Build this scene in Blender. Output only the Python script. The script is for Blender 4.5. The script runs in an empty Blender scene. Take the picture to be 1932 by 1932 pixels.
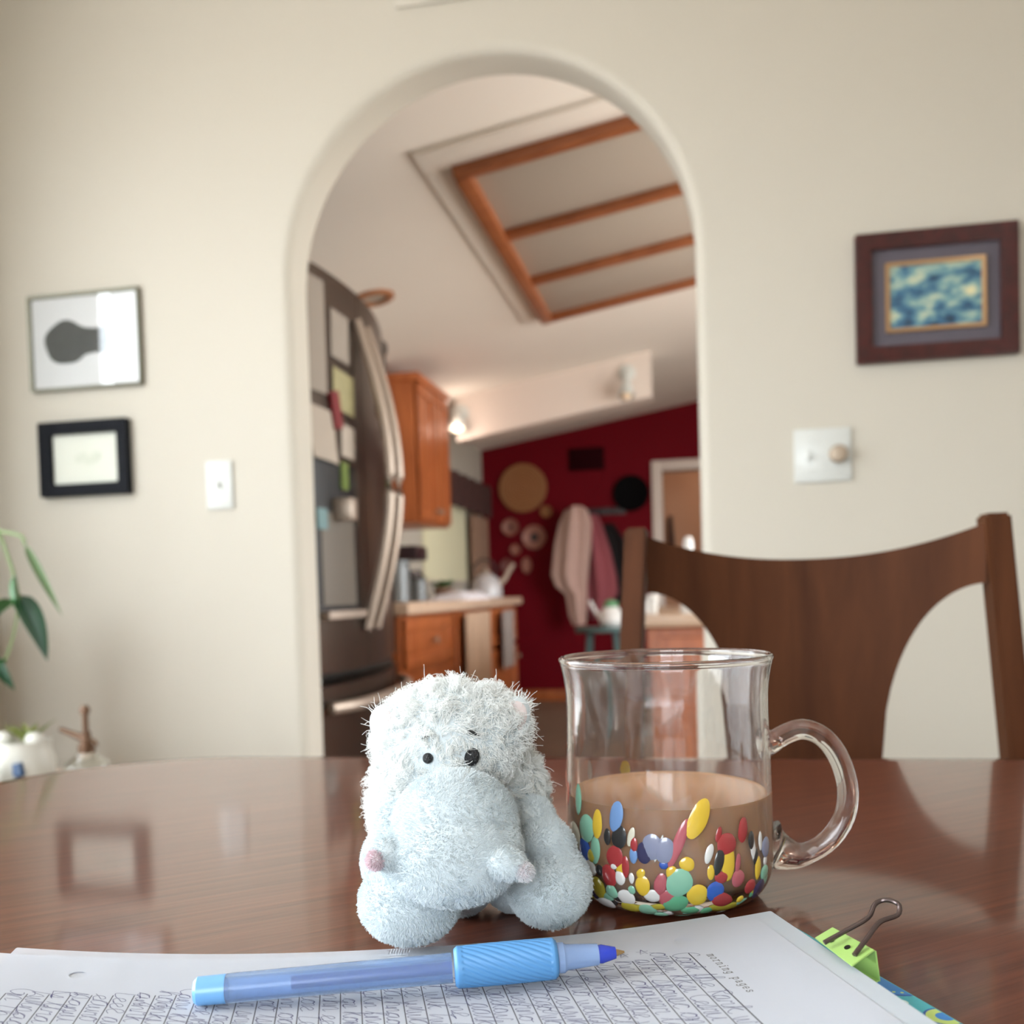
import bpy, bmesh, math, random
import numpy as np
from mathutils import Vector, Matrix, Euler
from mathutils.geometry import delaunay_2d_cdt
from mathutils.kdtree import KDTree

S = bpy.context.scene
COL = S.collection
R = math.radians
rng = random.Random(7)
nrng = np.random.default_rng(11)

# ------------------------------------------------------------------ camera, world, lights, exposure
cam_d = bpy.data.cameras.new('camera')
cam = bpy.data.objects.new('camera', cam_d)
COL.objects.link(cam)
S.camera = cam
cam_d.sensor_width = 36.0
cam_d.lens = 1850.0 / 1932.0 * 36.0
cam_d.shift_y = 217.0 / 1932.0
cam_d.clip_start = 0.02
cam_d.clip_end = 60
cam.location = (0, 0, 0.89)
cam.rotation_euler = (Matrix.Rotation(R(11), 3, 'Z') @ Matrix.Rotation(R(88), 3, 'X') @ Matrix.Rotation(R(-1.7), 3, 'Z')).to_euler()
cam_d.dof.use_dof = True
cam_d.dof.focus_distance = 0.368
cam_d.dof.aperture_fstop = 11.3

S.view_settings.view_transform = 'Standard'
S.view_settings.look = 'None'
S.view_settings.gamma = 1.0
S.view_settings.use_curve_mapping = False
S.view_settings.exposure = 0.0
S.cycles.use_denoising = True
S.cycles.denoiser = 'OPENIMAGEDENOISE'
S.cycles.max_bounces = 10
S.cycles.diffuse_bounces = 4
S.cycles.glossy_bounces = 4
S.cycles.transmission_bounces = 10
S.cycles.transparent_max_bounces = 8
S.cycles.caustics_reflective = False
S.cycles.caustics_refractive = True
S.cycles.blur_glossy = 0.8
S.cycles.sample_clamp_indirect = 6.0

world = bpy.data.worlds.new('world')
S.world = world
world.use_nodes = True
wnt = world.node_tree
wn = wnt.nodes
# overcast daylight: bright sky above the horizon, duller ground below it
w_tc = wn.new('ShaderNodeTexCoord')
w_sep = wn.new('ShaderNodeSeparateXYZ')
w_ramp = wn.new('ShaderNodeValToRGB')
w_map = wn.new('ShaderNodeMapRange')
w_map.inputs['From Min'].default_value = -1
wnt.links.new(w_tc.outputs['Generated'], w_sep.inputs[0])
wnt.links.new(w_sep.outputs['Z'], w_map.inputs['Value'])
wnt.links.new(w_map.outputs['Result'], w_ramp.inputs['Fac'])
wnt.links.new(w_ramp.outputs['Color'], wn['Background'].inputs[0])
GROUND, HORIZON, ZENITH = (0.47, 0.46, 0.43, 1), (0.88, 0.95, 1.0, 1), (0.82, 0.92, 1.0, 1)
w_ramp.color_ramp.elements[0].position, w_ramp.color_ramp.elements[0].color = 0.47, GROUND
w_ramp.color_ramp.elements[1].position, w_ramp.color_ramp.elements[1].color = 1.0, ZENITH
w_e = w_ramp.color_ramp.elements.new(0.53)
w_e.color = HORIZON
wn['Background'].inputs[1].default_value = 16.6


def portal(name, loc, direction, sx, sy):
    """marks a window opening for the sky's light"""
    d = bpy.data.lights.new(name, 'AREA')
    d.shape = 'RECTANGLE'
    d.size, d.size_y = sx, sy
    d.cycles.is_portal = True
    o = bpy.data.objects.new(name, d)
    o.location = loc
    o.rotation_euler = Vector(direction).to_track_quat('-Z', 'Y').to_euler()
    COL.objects.link(o)
    return o


portal('daylight_dining_window', (-1.745, 0.41, 1.32), (1, 0, 0), 2.60, 1.62)
portal('daylight_back_window', (-.325, -1.995, 1.575), (0, 1, 0), 1.33, 1.23)
portal('daylight_added_window', (2.095, 3.725, 1.29), (-1, 0, 0), 2.53, 2.36)  # sky light through the added kitchen window


# ------------------------------------------------------------------ helpers
def lin(v):
    v = v / 255.0
    return v / 12.92 if v <= 0.04045 else ((v + 0.055) / 1.055) ** 2.4


def c(r, g, b):
    return (lin(r), lin(g), lin(b), 1.0)


def new_mat(name):
    m = bpy.data.materials.new(name)
    m.use_nodes = True
    nt = m.node_tree
    return m, nt, nt.nodes['Principled BSDF']


def mat(name, col, rough=0.6, metal=0.0, spec=0.5, var=0.06, scale=25.0, bump=0.0, bscale=None, coat=0.0, sss=0.0, emit=0.0):
    """plain material with procedural mottling and fine relief"""
    m, nt, b = new_mat(name)
    b.inputs['Roughness'].default_value = rough
    b.inputs['Metallic'].default_value = metal
    b.inputs['Specular IOR Level'].default_value = spec
    b.inputs['Coat Weight'].default_value = coat
    b.inputs['Coat Roughness'].default_value = 0.05
    tc = nt.nodes.new('ShaderNodeTexCoord')
    nz = nt.nodes.new('ShaderNodeTexNoise')
    nz.inputs['Scale'].default_value = scale
    nz.inputs['Detail'].default_value = 4
    nt.links.new(tc.outputs['Object'], nz.inputs['Vector'])
    mx = nt.nodes.new('ShaderNodeMix')
    mx.data_type = 'RGBA'
    mx.inputs[6].default_value = tuple(max(0, x * (1 - var)) for x in col[:3]) + (1,)
    mx.inputs[7].default_value = tuple(min(1, x * (1 + var)) for x in col[:3]) + (1,)
    nt.links.new(nz.outputs['Fac'], mx.inputs[0])
    nt.links.new(mx.outputs[2], b.inputs['Base Color'])
    if bump:
        n2 = nt.nodes.new('ShaderNodeTexNoise')
        n2.inputs['Scale'].default_value = bscale or scale * 6
        n2.inputs['Detail'].default_value = 3
        nt.links.new(tc.outputs['Object'], n2.inputs['Vector'])
        bp = nt.nodes.new('ShaderNodeBump')
        bp.inputs['Strength'].default_value = bump
        bp.inputs['Distance'].default_value = 0.002
        nt.links.new(n2.outputs['Fac'], bp.inputs['Height'])
        nt.links.new(bp.outputs['Normal'], b.inputs['Normal'])
    if sss:
        b.inputs['Subsurface Weight'].default_value = sss
        b.inputs['Subsurface Radius'].default_value = (0.004, 0.003, 0.002)
        b.inputs['Subsurface Scale'].default_value = 1.0
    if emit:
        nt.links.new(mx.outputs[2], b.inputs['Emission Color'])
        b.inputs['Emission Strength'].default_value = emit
    return m


def wood(name, dark, light, rough=0.35, scale=(60, 60, 4), coat=0.0, spec=0.5, bump=0.08, contrast=(0.3, 0.7), rot=0.0):
    m, nt, b = new_mat(name)
    b.inputs['Roughness'].default_value = rough
    b.inputs['Specular IOR Level'].default_value = spec
    b.inputs['Coat Weight'].default_value = coat
    b.inputs['Coat Roughness'].default_value = 0.075
    tc = nt.nodes.new('ShaderNodeTexCoord')
    mp = nt.nodes.new('ShaderNodeMapping')
    mp.inputs['Rotation'].default_value = (0, 0, rot)
    mp2 = nt.nodes.new('ShaderNodeMapping')
    mp2.inputs['Scale'].default_value = scale
    nt.links.new(tc.outputs['Object'], mp.inputs['Vector'])
    nt.links.new(mp.outputs['Vector'], mp2.inputs['Vector'])
    nz = nt.nodes.new('ShaderNodeTexNoise')
    nz.inputs['Scale'].default_value = 1.0
    nz.inputs['Detail'].default_value = 8
    nz.inputs['Roughness'].default_value = 0.65
    nz.inputs['Distortion'].default_value = 0.4
    nt.links.new(mp2.outputs['Vector'], nz.inputs['Vector'])
    cr = nt.nodes.new('ShaderNodeValToRGB')
    cr.color_ramp.elements[0].position, cr.color_ramp.elements[0].color = contrast[0], dark
    cr.color_ramp.elements[1].position, cr.color_ramp.elements[1].color = contrast[1], light
    nt.links.new(nz.outputs['Fac'], cr.inputs['Fac'])
    nt.links.new(cr.outputs['Color'], b.inputs['Base Color'])
    bp = nt.nodes.new('ShaderNodeBump')
    bp.inputs['Strength'].default_value = bump
    bp.inputs['Distance'].default_value = 0.001
    nt.links.new(nz.outputs['Fac'], bp.inputs['Height'])
    nt.links.new(bp.outputs['Normal'], b.inputs['Normal'])
    return m


def glass(name, col=(1, 1, 1, 1), rough=0.0, ior=1.47, trans=1.0):
    m, nt, b = new_mat(name)
    b.inputs['Base Color'].default_value = col
    b.inputs['Roughness'].default_value = rough
    b.inputs['IOR'].default_value = ior
    b.inputs['Transmission Weight'].default_value = trans
    return m


class MB:
    """collects shapes into one bmesh, then links it as ONE object"""

    def __init__(self):
        self.bm = bmesh.new()

    def box(self, a, b, bev=0.0, M=None):
        x0, y0, z0 = a
        x1, y1, z1 = b
        vs = [self.bm.verts.new(p) for p in ((x0, y0, z0), (x1, y0, z0), (x1, y1, z0), (x0, y1, z0), (x0, y0, z1), (x1, y0, z1), (x1, y1, z1), (x0, y1, z1))]
        fs = [self.bm.faces.new([vs[i] for i in q]) for q in ((0, 3, 2, 1), (4, 5, 6, 7), (0, 1, 5, 4), (1, 2, 6, 5), (2, 3, 7, 6), (3, 0, 4, 7))]
        geo = vs
        if bev:
            es = list({e for f in fs for e in f.edges})
            r = bmesh.ops.bevel(self.bm, geom=es, offset=bev, segments=2, affect='EDGES', profile=0.5)
            geo = list({v for f in r['faces'] for v in f.verts} | {v for v in vs if v.is_valid})
        if M is not None:
            for v in geo:
                v.co = M @ v.co
        return self

    def tube(self, pts, rad, seg=10, flat=None, cap=True, up=(0, 0, 1)):
        pts = [Vector(p) for p in pts]
        n = len(pts)
        rads = rad if isinstance(rad, (list, tuple)) else [rad] * n
        rings = []
        ref = Vector(up)
        for i in range(n):
            t = (pts[min(i + 1, n - 1)] - pts[max(i - 1, 0)]).normalized()
            s = t.cross(ref)
            if s.length < 1e-4:
                s = t.cross(Vector((1, 0, 0)))
            s.normalize()
            w = s.cross(t).normalized()
            ring = []
            for k in range(seg):
                a = 2 * math.pi * k / seg
                rr = rads[i]
                fs = 1.0 if flat is None else flat[i]
                ring.append(self.bm.verts.new(pts[i] + s * math.cos(a) * rr + w * math.sin(a) * rr * fs))
            rings.append(ring)
        for i in range(n - 1):
            for k in range(seg):
                self.bm.faces.new((rings[i][k], rings[i][(k + 1) % seg], rings[i + 1][(k + 1) % seg], rings[i + 1][k]))
        if cap:
            self.bm.faces.new(rings[0][::-1])
            self.bm.faces.new(rings[-1])
        return self

    def lathe(self, prof, seg=32, M=None, closed=False):
        rings = []
        for r, z in prof:
            if r < 1e-6:
                v = self.bm.verts.new((0, 0, z))
                rings.append([v])
            else:
                rings.append([self.bm.verts.new((r * math.cos(2 * math.pi * k / seg), r * math.sin(2 * math.pi * k / seg), z)) for k in range(seg)])
        prs = list(zip(rings[:-1], rings[1:]))
        if closed:
            prs.append((rings[-1], rings[0]))
        for A, B in prs:
            for k in range(seg):
                k2 = (k + 1) % seg
                if len(A) == 1 and len(B) > 1:
                    self.bm.faces.new((A[0], B[k2], B[k]))
                elif len(B) == 1 and len(A) > 1:
                    self.bm.faces.new((A[k], A[k2], B[0]))
                elif len(A) > 1:
                    self.bm.faces.new((A[k], A[k2], B[k2], B[k]))
        if M is not None:
            for ring in rings:
                for v in ring:
                    v.co = M @ v.co
        return self

    def disc(self, ctr, r, n, th=0.002, seg=24, rx=None):
        """short cylinder facing direction n"""
        M = Matrix.Translation(Vector(ctr)) @ Vector(n).to_track_quat('Z', 'Y').to_matrix().to_4x4()
        if rx:
            M = M @ Matrix.Diagonal((1, rx, 1, 1))
        return self.lathe([(0, -th / 2), (r, -th / 2), (r, th / 2), (0, th / 2)], seg, M)

    def ball(self, ctr, rad, sub=3, M=None):
        T = Matrix.Translation(Vector(ctr)) @ (M or Matrix.Identity(4)) @ Matrix.Diagonal(tuple(rad) + (1,) if isinstance(rad, (list, tuple)) else (rad, rad, rad, 1))
        bmesh.ops.create_icosphere(self.bm, subdivisions=sub, radius=1.0, matrix=T)
        return self

    def grid(self, P, closed_u=False):
        """P[i][j] points -> quads"""
        V = [[self.bm.verts.new(p) for p in row] for row in P]
        for i in range(len(V) - 1):
            for j in range(len(V[0]) - 1):
                self.bm.faces.new((V[i][j], V[i][j + 1], V[i + 1][j + 1], V[i + 1][j]))
        return V

    def slab(self, P, Q):
        """two matching grids joined round the rim: a thin solid"""
        A = self.grid(P)
        B = self.grid([r[::-1] for r in Q])
        B = [r[::-1] for r in B]
        n, m = len(A), len(A[0])
        rim = [(0, j) for j in range(m)] + [(i, m - 1) for i in range(1, n)] + [(n - 1, j) for j in range(m - 2, -1, -1)] + [(i, 0) for i in range(n - 2, 0, -1)]
        for k in range(len(rim)):
            a, b = rim[k], rim[(k + 1) % len(rim)]
            self.bm.faces.new((A[b[0]][b[1]], A[a[0]][a[1]], B[a[0]][a[1]], B[b[0]][b[1]]))
        return self

    def mesh(self, name, m, smooth=True, angle=35, fix=True):
        if fix:
            bmesh.ops.recalc_face_normals(self.bm, faces=self.bm.faces)
        me = bpy.data.meshes.new(name)
        self.bm.to_mesh(me)
        self.bm.free()
        if m is not None:
            me.materials.append(m)
        if smooth:
            me.polygons.foreach_set('use_smooth', [True] * len(me.polygons))
            me.set_sharp_from_angle(angle=R(angle))
        return me

    def build(self, name, m, parent=None, smooth=True, angle=35, fix=True):
        o = bpy.data.objects.new(name, self.mesh(name, m, smooth, angle, fix))
        COL.objects.link(o)
        if parent is not None:
            o.parent = parent
        return o


def empty(name, label, cat, loc=(0, 0, 0), rot=(0, 0, 0), group=None):
    o = bpy.data.objects.new(name, None)
    o.empty_display_size = 0.02
    o.location = loc
    o.rotation_euler = rot
    COL.objects.link(o)
    return tag(o, label, cat, group)


def tag(o, label=None, cat=None, group=None, kind=None):
    if label:
        o['label'] = label
    if cat:
        o['category'] = cat
    if group:
        o['group'] = group
    if kind:
        o['kind'] = kind
    return o


def struct(o):
    o['kind'] = 'structure'
    return o


# ------------------------------------------------------------------ materials
M_wall = mat('cream_wall_paint', c(196, 190, 177), 0.75, var=0.02, scale=3, bump=0.12, bscale=180)
M_ceil = mat('ceiling_paint', c(238, 230, 221), 0.8, var=0.02, scale=3, bump=0.15, bscale=120)
M_red = mat('deep_red_paint', c(106, 4, 20), 0.7, spec=0.12, var=0.05, scale=3)
M_tan = mat('tan_paint', c(190, 150, 122), 0.8, var=0.03, scale=4)
M_white = mat('white_trim_paint', c(222, 208, 198), 0.45, var=0.02)
M_plate = mat('ivory_plastic', c(206, 208, 204), 0.3, var=0.02)
M_floor = wood('vinyl_floor', c(112, 96, 82), c(156, 138, 122), 0.4, (6, 30, 6))
M_table = wood('dark_walnut_table', c(70, 34, 24), c(112, 62, 44), 0.3, (9, 240, 40), coat=0.9, spec=0.2, bump=0.10, rot=R(-38))
M_chair = wood('walnut_chair', c(55, 29, 15), c(84, 49, 28), 0.5, (22, 22, 2.2), bump=0.05, spec=0.08)
M_oak = wood('honey_oak', c(142, 70, 31), c(194, 110, 60), 0.4, (30, 30, 3), bump=0.05)
M_oakt = wood('oak_trim', c(124, 66, 34), c(164, 98, 58), 0.42, (10, 40, 40), bump=0.05)
M_panel = mat('diffuser_acrylic', c(176, 166, 154), 0.5, var=0.03, scale=60, bump=0.15, bscale=300)
M_steel = mat('brushed_steel', c(92, 80, 71), 0.3, metal=0.85, var=0.04, scale=30)
M_steelh = mat('polished_steel_handle', c(168, 152, 138), 0.42, metal=0.6, var=0.02)
M_black = mat('black_plastic', c(22, 20, 20), 0.35, var=0.05)
M_darkgrey = mat('dark_grey_plastic', c(60, 55, 50), 0.4, var=0.05)
M_counter = mat('beige_laminate', c(206, 176, 150), 0.35, var=0.06, scale=140)
M_paper = mat('white_paper', c(240, 243, 250), 0.7, var=0.012, scale=60, spec=0.2)
M_glasspane, nt, bb = new_mat('window_glass')
bb.inputs['Roughness'].default_value = 0.02
tr = nt.nodes.new('ShaderNodeBsdfTransparent')
ms = nt.nodes.new('ShaderNodeMixShader')
ms.inputs[0].default_value = 0.06
nt.links.new(tr.outputs[0], ms.inputs[1])
nt.links.new(bb.outputs[0], ms.inputs[2])
nt.links.new(ms.outputs[0], nt.nodes['Material Output'].inputs['Surface'])

# ------------------------------------------------------------------ the setting
YW, TW = 2.2, 0.12                      # arched wall: front plane and thickness
XL, XR = -1.75, 2.10
ARC_C, ARC_R, ARC_Z = -0.467, 0.470, 1.635
YR = 7.9                                # red wall
CZ0, CSL = 2.35, 0.165                  # kitchen ceiling height at x = 0 and its slope


def ceil(x):
    return CZ0 + CSL * x


def arch_path(o):
    """opening outline grown by o, from lower left round to lower right"""
    r = ARC_R + o
    pts = [(ARC_C - r, 0.0), (ARC_C - r, ARC_Z * 0.5)]
    for k in range(49):
        a = math.pi - math.pi * k / 48
        pts.append((ARC_C + r * math.cos(a), ARC_Z + r * math.sin(a)))
    pts += [(ARC_C + r, ARC_Z * 0.5), (ARC_C + r, 0.0)]
    return pts


w = MB()
rb = 0.022                              # bullnose radius
prof = []
for k in range(6):
    a = math.pi / 2 * k / 5
    prof.append((rb - rb * math.sin(a), rb - rb * math.cos(a)))
prof = [(o, YW + y) for o, y in prof] + [(o, YW + TW - y) for o, y in prof[::-1]]
w.grid([[(x, y, z) for x, z in arch_path(o)] for o, y in prof])
for y in (YW, YW + TW):
    P = arch_path(rb)
    xl, xr = P[0][0], P[-1][0]
    w.grid([[(XL - .1, y, 0), (XL - .1, y, 2.75)], [(xl, y, 0), (xl, y, 2.75)]])
    w.grid([[(xr, y, 0), (xr, y, 2.75)], [(XR + .1, y, 0), (XR + .1, y, 2.75)]])
    w.grid([[(x, y, z), (x, y, 2.75)] for x, z in P[2:-2]])
struct(w.build('wall_front', M_wall, angle=50))


def wall_with_hole(name, m, axis, pos, thick, u0, u1, z0, z1, hole=None):
    b = MB()

    def bx(ua, ub, za, zb):
        if axis == 'x':
            b.box((pos, ua, za), (pos + thick, ub, zb))
        else:
            b.box((ua, pos, za), (ub, pos + thick, zb))
    if hole:
        ha, hb, hz, hy = hole
        bx(u0, ha, z0, z1)
        bx(hb, u1, z0, z1)
        if hz > z0 + 1e-4:
            bx(ha, hb, z0, hz)
        bx(ha, hb, hy, z1)
    else:
        bx(u0, u1, z0, z1)
    return struct(b.build(name, m))


def window_unit(name, axis, pos, u0, u1, z0, z1, ncol=2, nrow=1, inward=1):
    """frame, mullions and pane filling a hole; pos is the plane of the pane"""
    root = bpy.data.objects.new(name, None)
    COL.objects.link(root)
    struct(root)

    def pt(u, z, d):
        return (pos + d, u, z) if axis == 'x' else (u, pos + d, z)

    def bx(ua, ub, za, zb, d0, d1, nm, m):
        p, q = pt(ua, za, d0), pt(ub, zb, d1)
        a = tuple(min(i, j) for i, j in zip(p, q))
        bb = tuple(max(i, j) for i, j in zip(p, q))
        return MB().box(a, bb, 0.004).build(nm, m, root)
    f = 0.05
    bx(u0, u0 + f, z0, z1, -.03, .03, 'frame', M_white)
    bx(u1 - f, u1, z0, z1, -.03, .03, 'frame', M_white)
    bx(u0 + f, u1 - f, z0, z0 + f, -.03, .03, 'frame', M_white)
    bx(u0 + f, u1 - f, z1 - f, z1, -.03, .03, 'frame', M_white)
    for k in range(1, ncol):
        u = u0 + (u1 - u0) * k / ncol
        bx(u - .02, u + .02, z0 + f, z1 - f, -.025, .025, 'mullion', M_white)
    for k in range(1, nrow):
        z = z0 + (z1 - z0) * k / nrow
        bx(u0 + f, u1 - f, z - .015, z + .015, -.02, .02, 'mullion', M_white)
    bx(u0 + f, u1 - f, z0 + f, z1 - f, -.003, .003, 'pane', M_glasspane)
    return root


wall_with_hole('wall_left', M_wall, 'x', XL - .1, .1, -2.0, YW, 0, 2.6, (-.90, 1.72, .50, 2.14))
window_unit('window_1', 'x', XL - .05, -.90, 1.72, .50, 2.14, 2, 1)
wall_with_hole('wall_back', M_wall, 'y', -2.1, .1, XL, XR, 0, 2.6, (-1.00, .35, .95, 2.20))
window_unit('window_2', 'y', -2.05, -1.00, .35, .95, 2.20, 2, 1)
wall_with_hole('wall_right', M_wall, 'x', XR, .1, -2.1, YW, 0, 2.6)
wall_with_hole('wall_kitchen_right', M_wall, 'x', XR, .1, YW + TW, YR, 0, 2.75, (2.45, 5.0, .1, 2.48))
window_unit('window_added', 'x', XR + .05, 2.45, 5.0, .1, 2.48, 2, 1)  # unseen window, added and sized to brighten the kitchen
wall_with_hole('wall_kitchen_left', M_wall, 'x', XL - .1, .1, YW + TW, YR, 0, 2.2, (6.15, 7.2, 1.02, 1.70))
window_unit('window_4', 'x', XL - .05, 6.15, 7.2, 1.02, 1.70, 1, 2)
# sheer curtain over the far half of the dining window
M_sheer, nt, bb = new_mat('sheer_voile')
bb.inputs['Base Color'].default_value = (.88, .90, .92, 1)
bb.inputs['Roughness'].default_value = .9
trl = nt.nodes.new('ShaderNodeBsdfTranslucent')
trl.inputs['Color'].default_value = (.88, .90, .92, 1)
tr = nt.nodes.new('ShaderNodeBsdfTransparent')
m1, m2 = nt.nodes.new('ShaderNodeMixShader'), nt.nodes.new('ShaderNodeMixShader')
m1.inputs[0].default_value, m2.inputs[0].default_value = .65, .78
nt.links.new(bb.outputs[0], m1.inputs[1])
nt.links.new(trl.outputs[0], m1.inputs[2])
nt.links.new(tr.outputs[0], m2.inputs[1])
nt.links.new(m1.outputs[0], m2.inputs[2])
nt.links.new(m2.outputs[0], nt.nodes['Material Output'].inputs['Surface'])
q = MB()
q.grid([[(XL + .03 + .015 * math.sin(y * 62), y, z) for z in (.42, 1.3, 2.2)] for y in np.linspace(.25, 1.68, 116)])
q.build('curtain', M_sheer, bpy.data.objects['window_1'])
# red wall with doorway
DX0, DX1, DZ = -0.29, 0.48, 1.82
rw = MB()
for xa, xb, za, zb in ((XL, DX0, 0, 2.9), (DX1, XR, 0, 2.9), (DX0, DX1, DZ, 2.9)):
    rw.box((xa, YR, za), (xb, YR + .1, zb))
struct(rw.build('wall_red', M_red))
cs = bpy.data.objects.new('door_1', None)
COL.objects.link(cs)
struct(cs)
MB().box((DX0 - .08, YR - .02, 0), (DX0, YR + .11, DZ + .08), .006).build('casing', M_white, cs)
MB().box((DX1, YR - .02, 0), (DX1 + .08, YR + .11, DZ + .08), .006).build('casing', M_white, cs)
MB().box((DX0, YR - .02, DZ), (DX1, YR + .11, DZ + .08), .006).build('casing', M_white, cs)
h = MB()
h.box((-1.0, 9.3, 0), (1.3, 9.4, 2.9)).box((-1.1, YR + .1, 0), (-1.0, 9.4, 2.9)).box((1.3, YR + .1, 0), (1.4, 9.4, 2.9))
struct(h.build('wall_hallway', M_tan))
ld = bpy.data.lights.new('hallway_fill_light', 'POINT')  # added fill light, out of view, to brighten the hallway
ld.energy, ld.color, ld.shadow_soft_size = 16, (1, .85, .7), .1
lo_ = bpy.data.objects.new('hallway_fill_light', ld)
lo_.location = (.75, 8.75, 2.12)
COL.objects.link(lo_)
ch_ = struct(MB().box((-1.1, YR + .1, 2.3), (1.4, 9.4, 2.4)).build('ceiling_hallway', M_ceil))
MB().lathe([(0, -.07), (.08, -.055), (.12, -.02), (.12, 0), (0, 0)], 24, Matrix.Translation((.75, 8.75, 2.3))).build('fill_light_shade', mat('fill_shade_opal', c(250, 236, 214), .4, emit=1.5), ch_)  # made-up glowing shade around the added fill light
struct(MB().box((XR + .12, 1.6, 2.50), (XR + 2.4, 6.4, 2.58), .01).build('trim_sky_blocker', M_white))  # unseen slab added to cut sky light entering the kitchen
struct(MB().box((XL - .1, -2.1, -.1), (XR + .1, 9.4, 0)).build('floor', M_floor))
struct(MB().box((XL - .1, -2.1, 2.55), (XR + .1, YW, 2.65)).build('ceiling_dining', M_ceil))
k = MB()
k.grid([[(x, y, ceil(x) + d) for x in (XL - .1, XR + .1)] for d, y in ((0, YW + TW), (0, YR))])
k.grid([[(x, y, ceil(x) + d) for x in (XL - .1, XR + .1)] for d, y in ((.1, YW + TW), (.1, YR))])
struct(k.build('ceiling_kitchen', M_ceil))
struct(MB().box((XL, YR - .015, 0), (DX0 - .08, YR, .09), .003).build('baseboard_red', M_oak))

# beam hanging under the sloped ceiling
b = MB()
for y0, y1 in ((5.95, 6.15),):
    P = [[(x, y, ceil(x) + dz) for x in (-1.47, -.27)] for y, dz in ((y0, 0.0), (y0, -.27), (y1, -.27), (y1, 0.0))]
    V = b.grid(P)
    b.bm.faces.new([V[i][0] for i in range(4)])
    b.bm.faces.new([V[i][1] for i in range(4)])
struct(b.build('trim_beam', M_white, smooth=False))

# recessed light box in the sloped kitchen ceiling
LB = empty('ceiling_light_box', 'large oak framed ceiling light box with grey diffuser panels on the kitchen ceiling', 'ceiling light', (0, 0, CZ0), (0, -math.atan(CSL), 0))
s_ = 1 / math.cos(math.atan(CSL))
lx0, lx1 = -.735 * s_, .62 * s_
ys = [3.02, 3.60, 4.15, 4.72]
surround = MB()
for a, bb in (((lx0 - .09, ys[0] - .15, -.016), (lx1 + .09, ys[0], 0)), ((lx0 - .09, ys[-1], -.016), (lx1 + .09, ys[-1] + .09, 0)), ((lx0 - .09, ys[0], -.016), (lx0, ys[-1], 0)), ((lx1, ys[0], -.016), (lx1 + .09, ys[-1], 0))):
    surround.box(a, bb, .006)
surround.build('drywall_surround', M_ceil, LB)
for y in ys:
    MB().box((lx0, y - .023, -.05), (lx1, y + .023, -.005), .004).build('crossbar', M_oakt, LB)
MB().box((lx0, ys[0], -.058), (lx0 + .052, ys[-1], -.003), .004).build('side_rail', M_oakt, LB)
MB().box((lx1 - .065, ys[0], -.058), (lx1, ys[-1], -.003), .004).build('side_rail', M_oakt, LB)
for i in range(3):
    MB().box((lx0 + .05, ys[i] + .02, -.018), (lx1 - .05, ys[i + 1] - .02, -.010), .002).build('diffuser_panel', M_panel, LB)
cr_ = empty('recessed_ceiling_light', 'small round bronze ringed ceiling fixture above the refrigerator', 'ceiling light', (-1.309, 3.94, ceil(-1.309)), (0, -math.atan(CSL), 0))
MB().lathe([(.055, 0), (.085, 0), (.085, -.012), (.07, -.018), (.055, -.012)], 28, closed=True).build('trim_ring', mat('bronze', c(176, 120, 84), .4, .4), cr_)
MB().lathe([(0, -.004), (.055, -.004), (.055, 0), (0, 0)], 28).build('lens', M_panel, cr_)

# ------------------------------------------------------------------ table
T = empty('dining_table', 'dark glossy walnut dining table with a rounded corner', 'table', (0.35, 0.38, 0))
tx0, tx1, ty0, ty1, tr = -.92, .92, -.46, .443, .17


def rrect(o, z, n=12):
    pts = []
    for cx, cy, a0 in ((tx1 - tr, ty1 - tr, 0), (tx0 + tr, ty1 - tr, 90), (tx0 + tr, ty0 + tr, 180), (tx1 - tr, ty0 + tr, 270)):
        for k in range(n + 1):
            a = R(a0 + 90 * k / n)
            pts.append((cx + (tr - o) * math.cos(a), cy + (tr - o) * math.sin(a), z))
    return pts


b = MB()
rings = [rrect(.03, .718), rrect(.008, .720), rrect(.0, .728), rrect(.0, .742), rrect(.002, .7475), rrect(.007, .75), rrect(.02, .75)]
VV = [[b.bm.verts.new(p) for p in r] for r in rings]
for A, B in zip(VV[:-1], VV[1:]):
    for i in range(len(A)):
        j = (i + 1) % len(A)
        b.bm.faces.new((A[i], A[j], B[j], B[i]))
b.bm.faces.new(VV[0][::-1])
b.bm.faces.new(VV[-1])
b.build('table_top', M_table, T, angle=40)
for nm, a, bb in (('apron', (tx0 + .14, ty1 - .15, .63), (tx1 - .14, ty1 - .13, .718)), ('apron', (tx0 + .14, ty0 + .13, .63), (tx1 - .14, ty0 + .15, .718)),
                  ('apron', (tx0 + .13, ty0 + .14, .63), (tx0 + .15, ty1 - .14, .718)), ('apron', (tx1 - .15, ty0 + .14, .63), (tx1 - .13, ty1 - .14, .718))):
    MB().box(a, bb, .002).build(nm, M_table, T)
for sx in (tx0 + .11, tx1 - .17):
    for sy in (ty0 + .11, ty1 - .17):
        V = []
        q = MB()
        P = [[(sx + .03 + d * i, sy + .03 + d * j, z) for i, j in ((-1, -1), (1, -1), (1, 1), (-1, 1), (-1, -1))] for z, d in ((0, .022), (.5, .03), (.718, .032))]
        q.grid(P)
        q.build('leg', M_table, T)

# ------------------------------------------------------------------ chair behind the table
CH = empty('dining_chair', 'dark walnut dining chair with a wide curved back plate at the far table side', 'chair', (0.111, 1.05, 0))


def halfw(x):
    t = min(1, max(0, (abs(x) - .07) / .10))
    return .700 + .186 * math.sqrt(max(0, 1 - (1 - t) ** 2))


cols = list(np.linspace(-.168, -.0701, 22)) + list(np.linspace(-.07, .07, 22)) + list(np.linspace(.0701, .168, 22))


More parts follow.
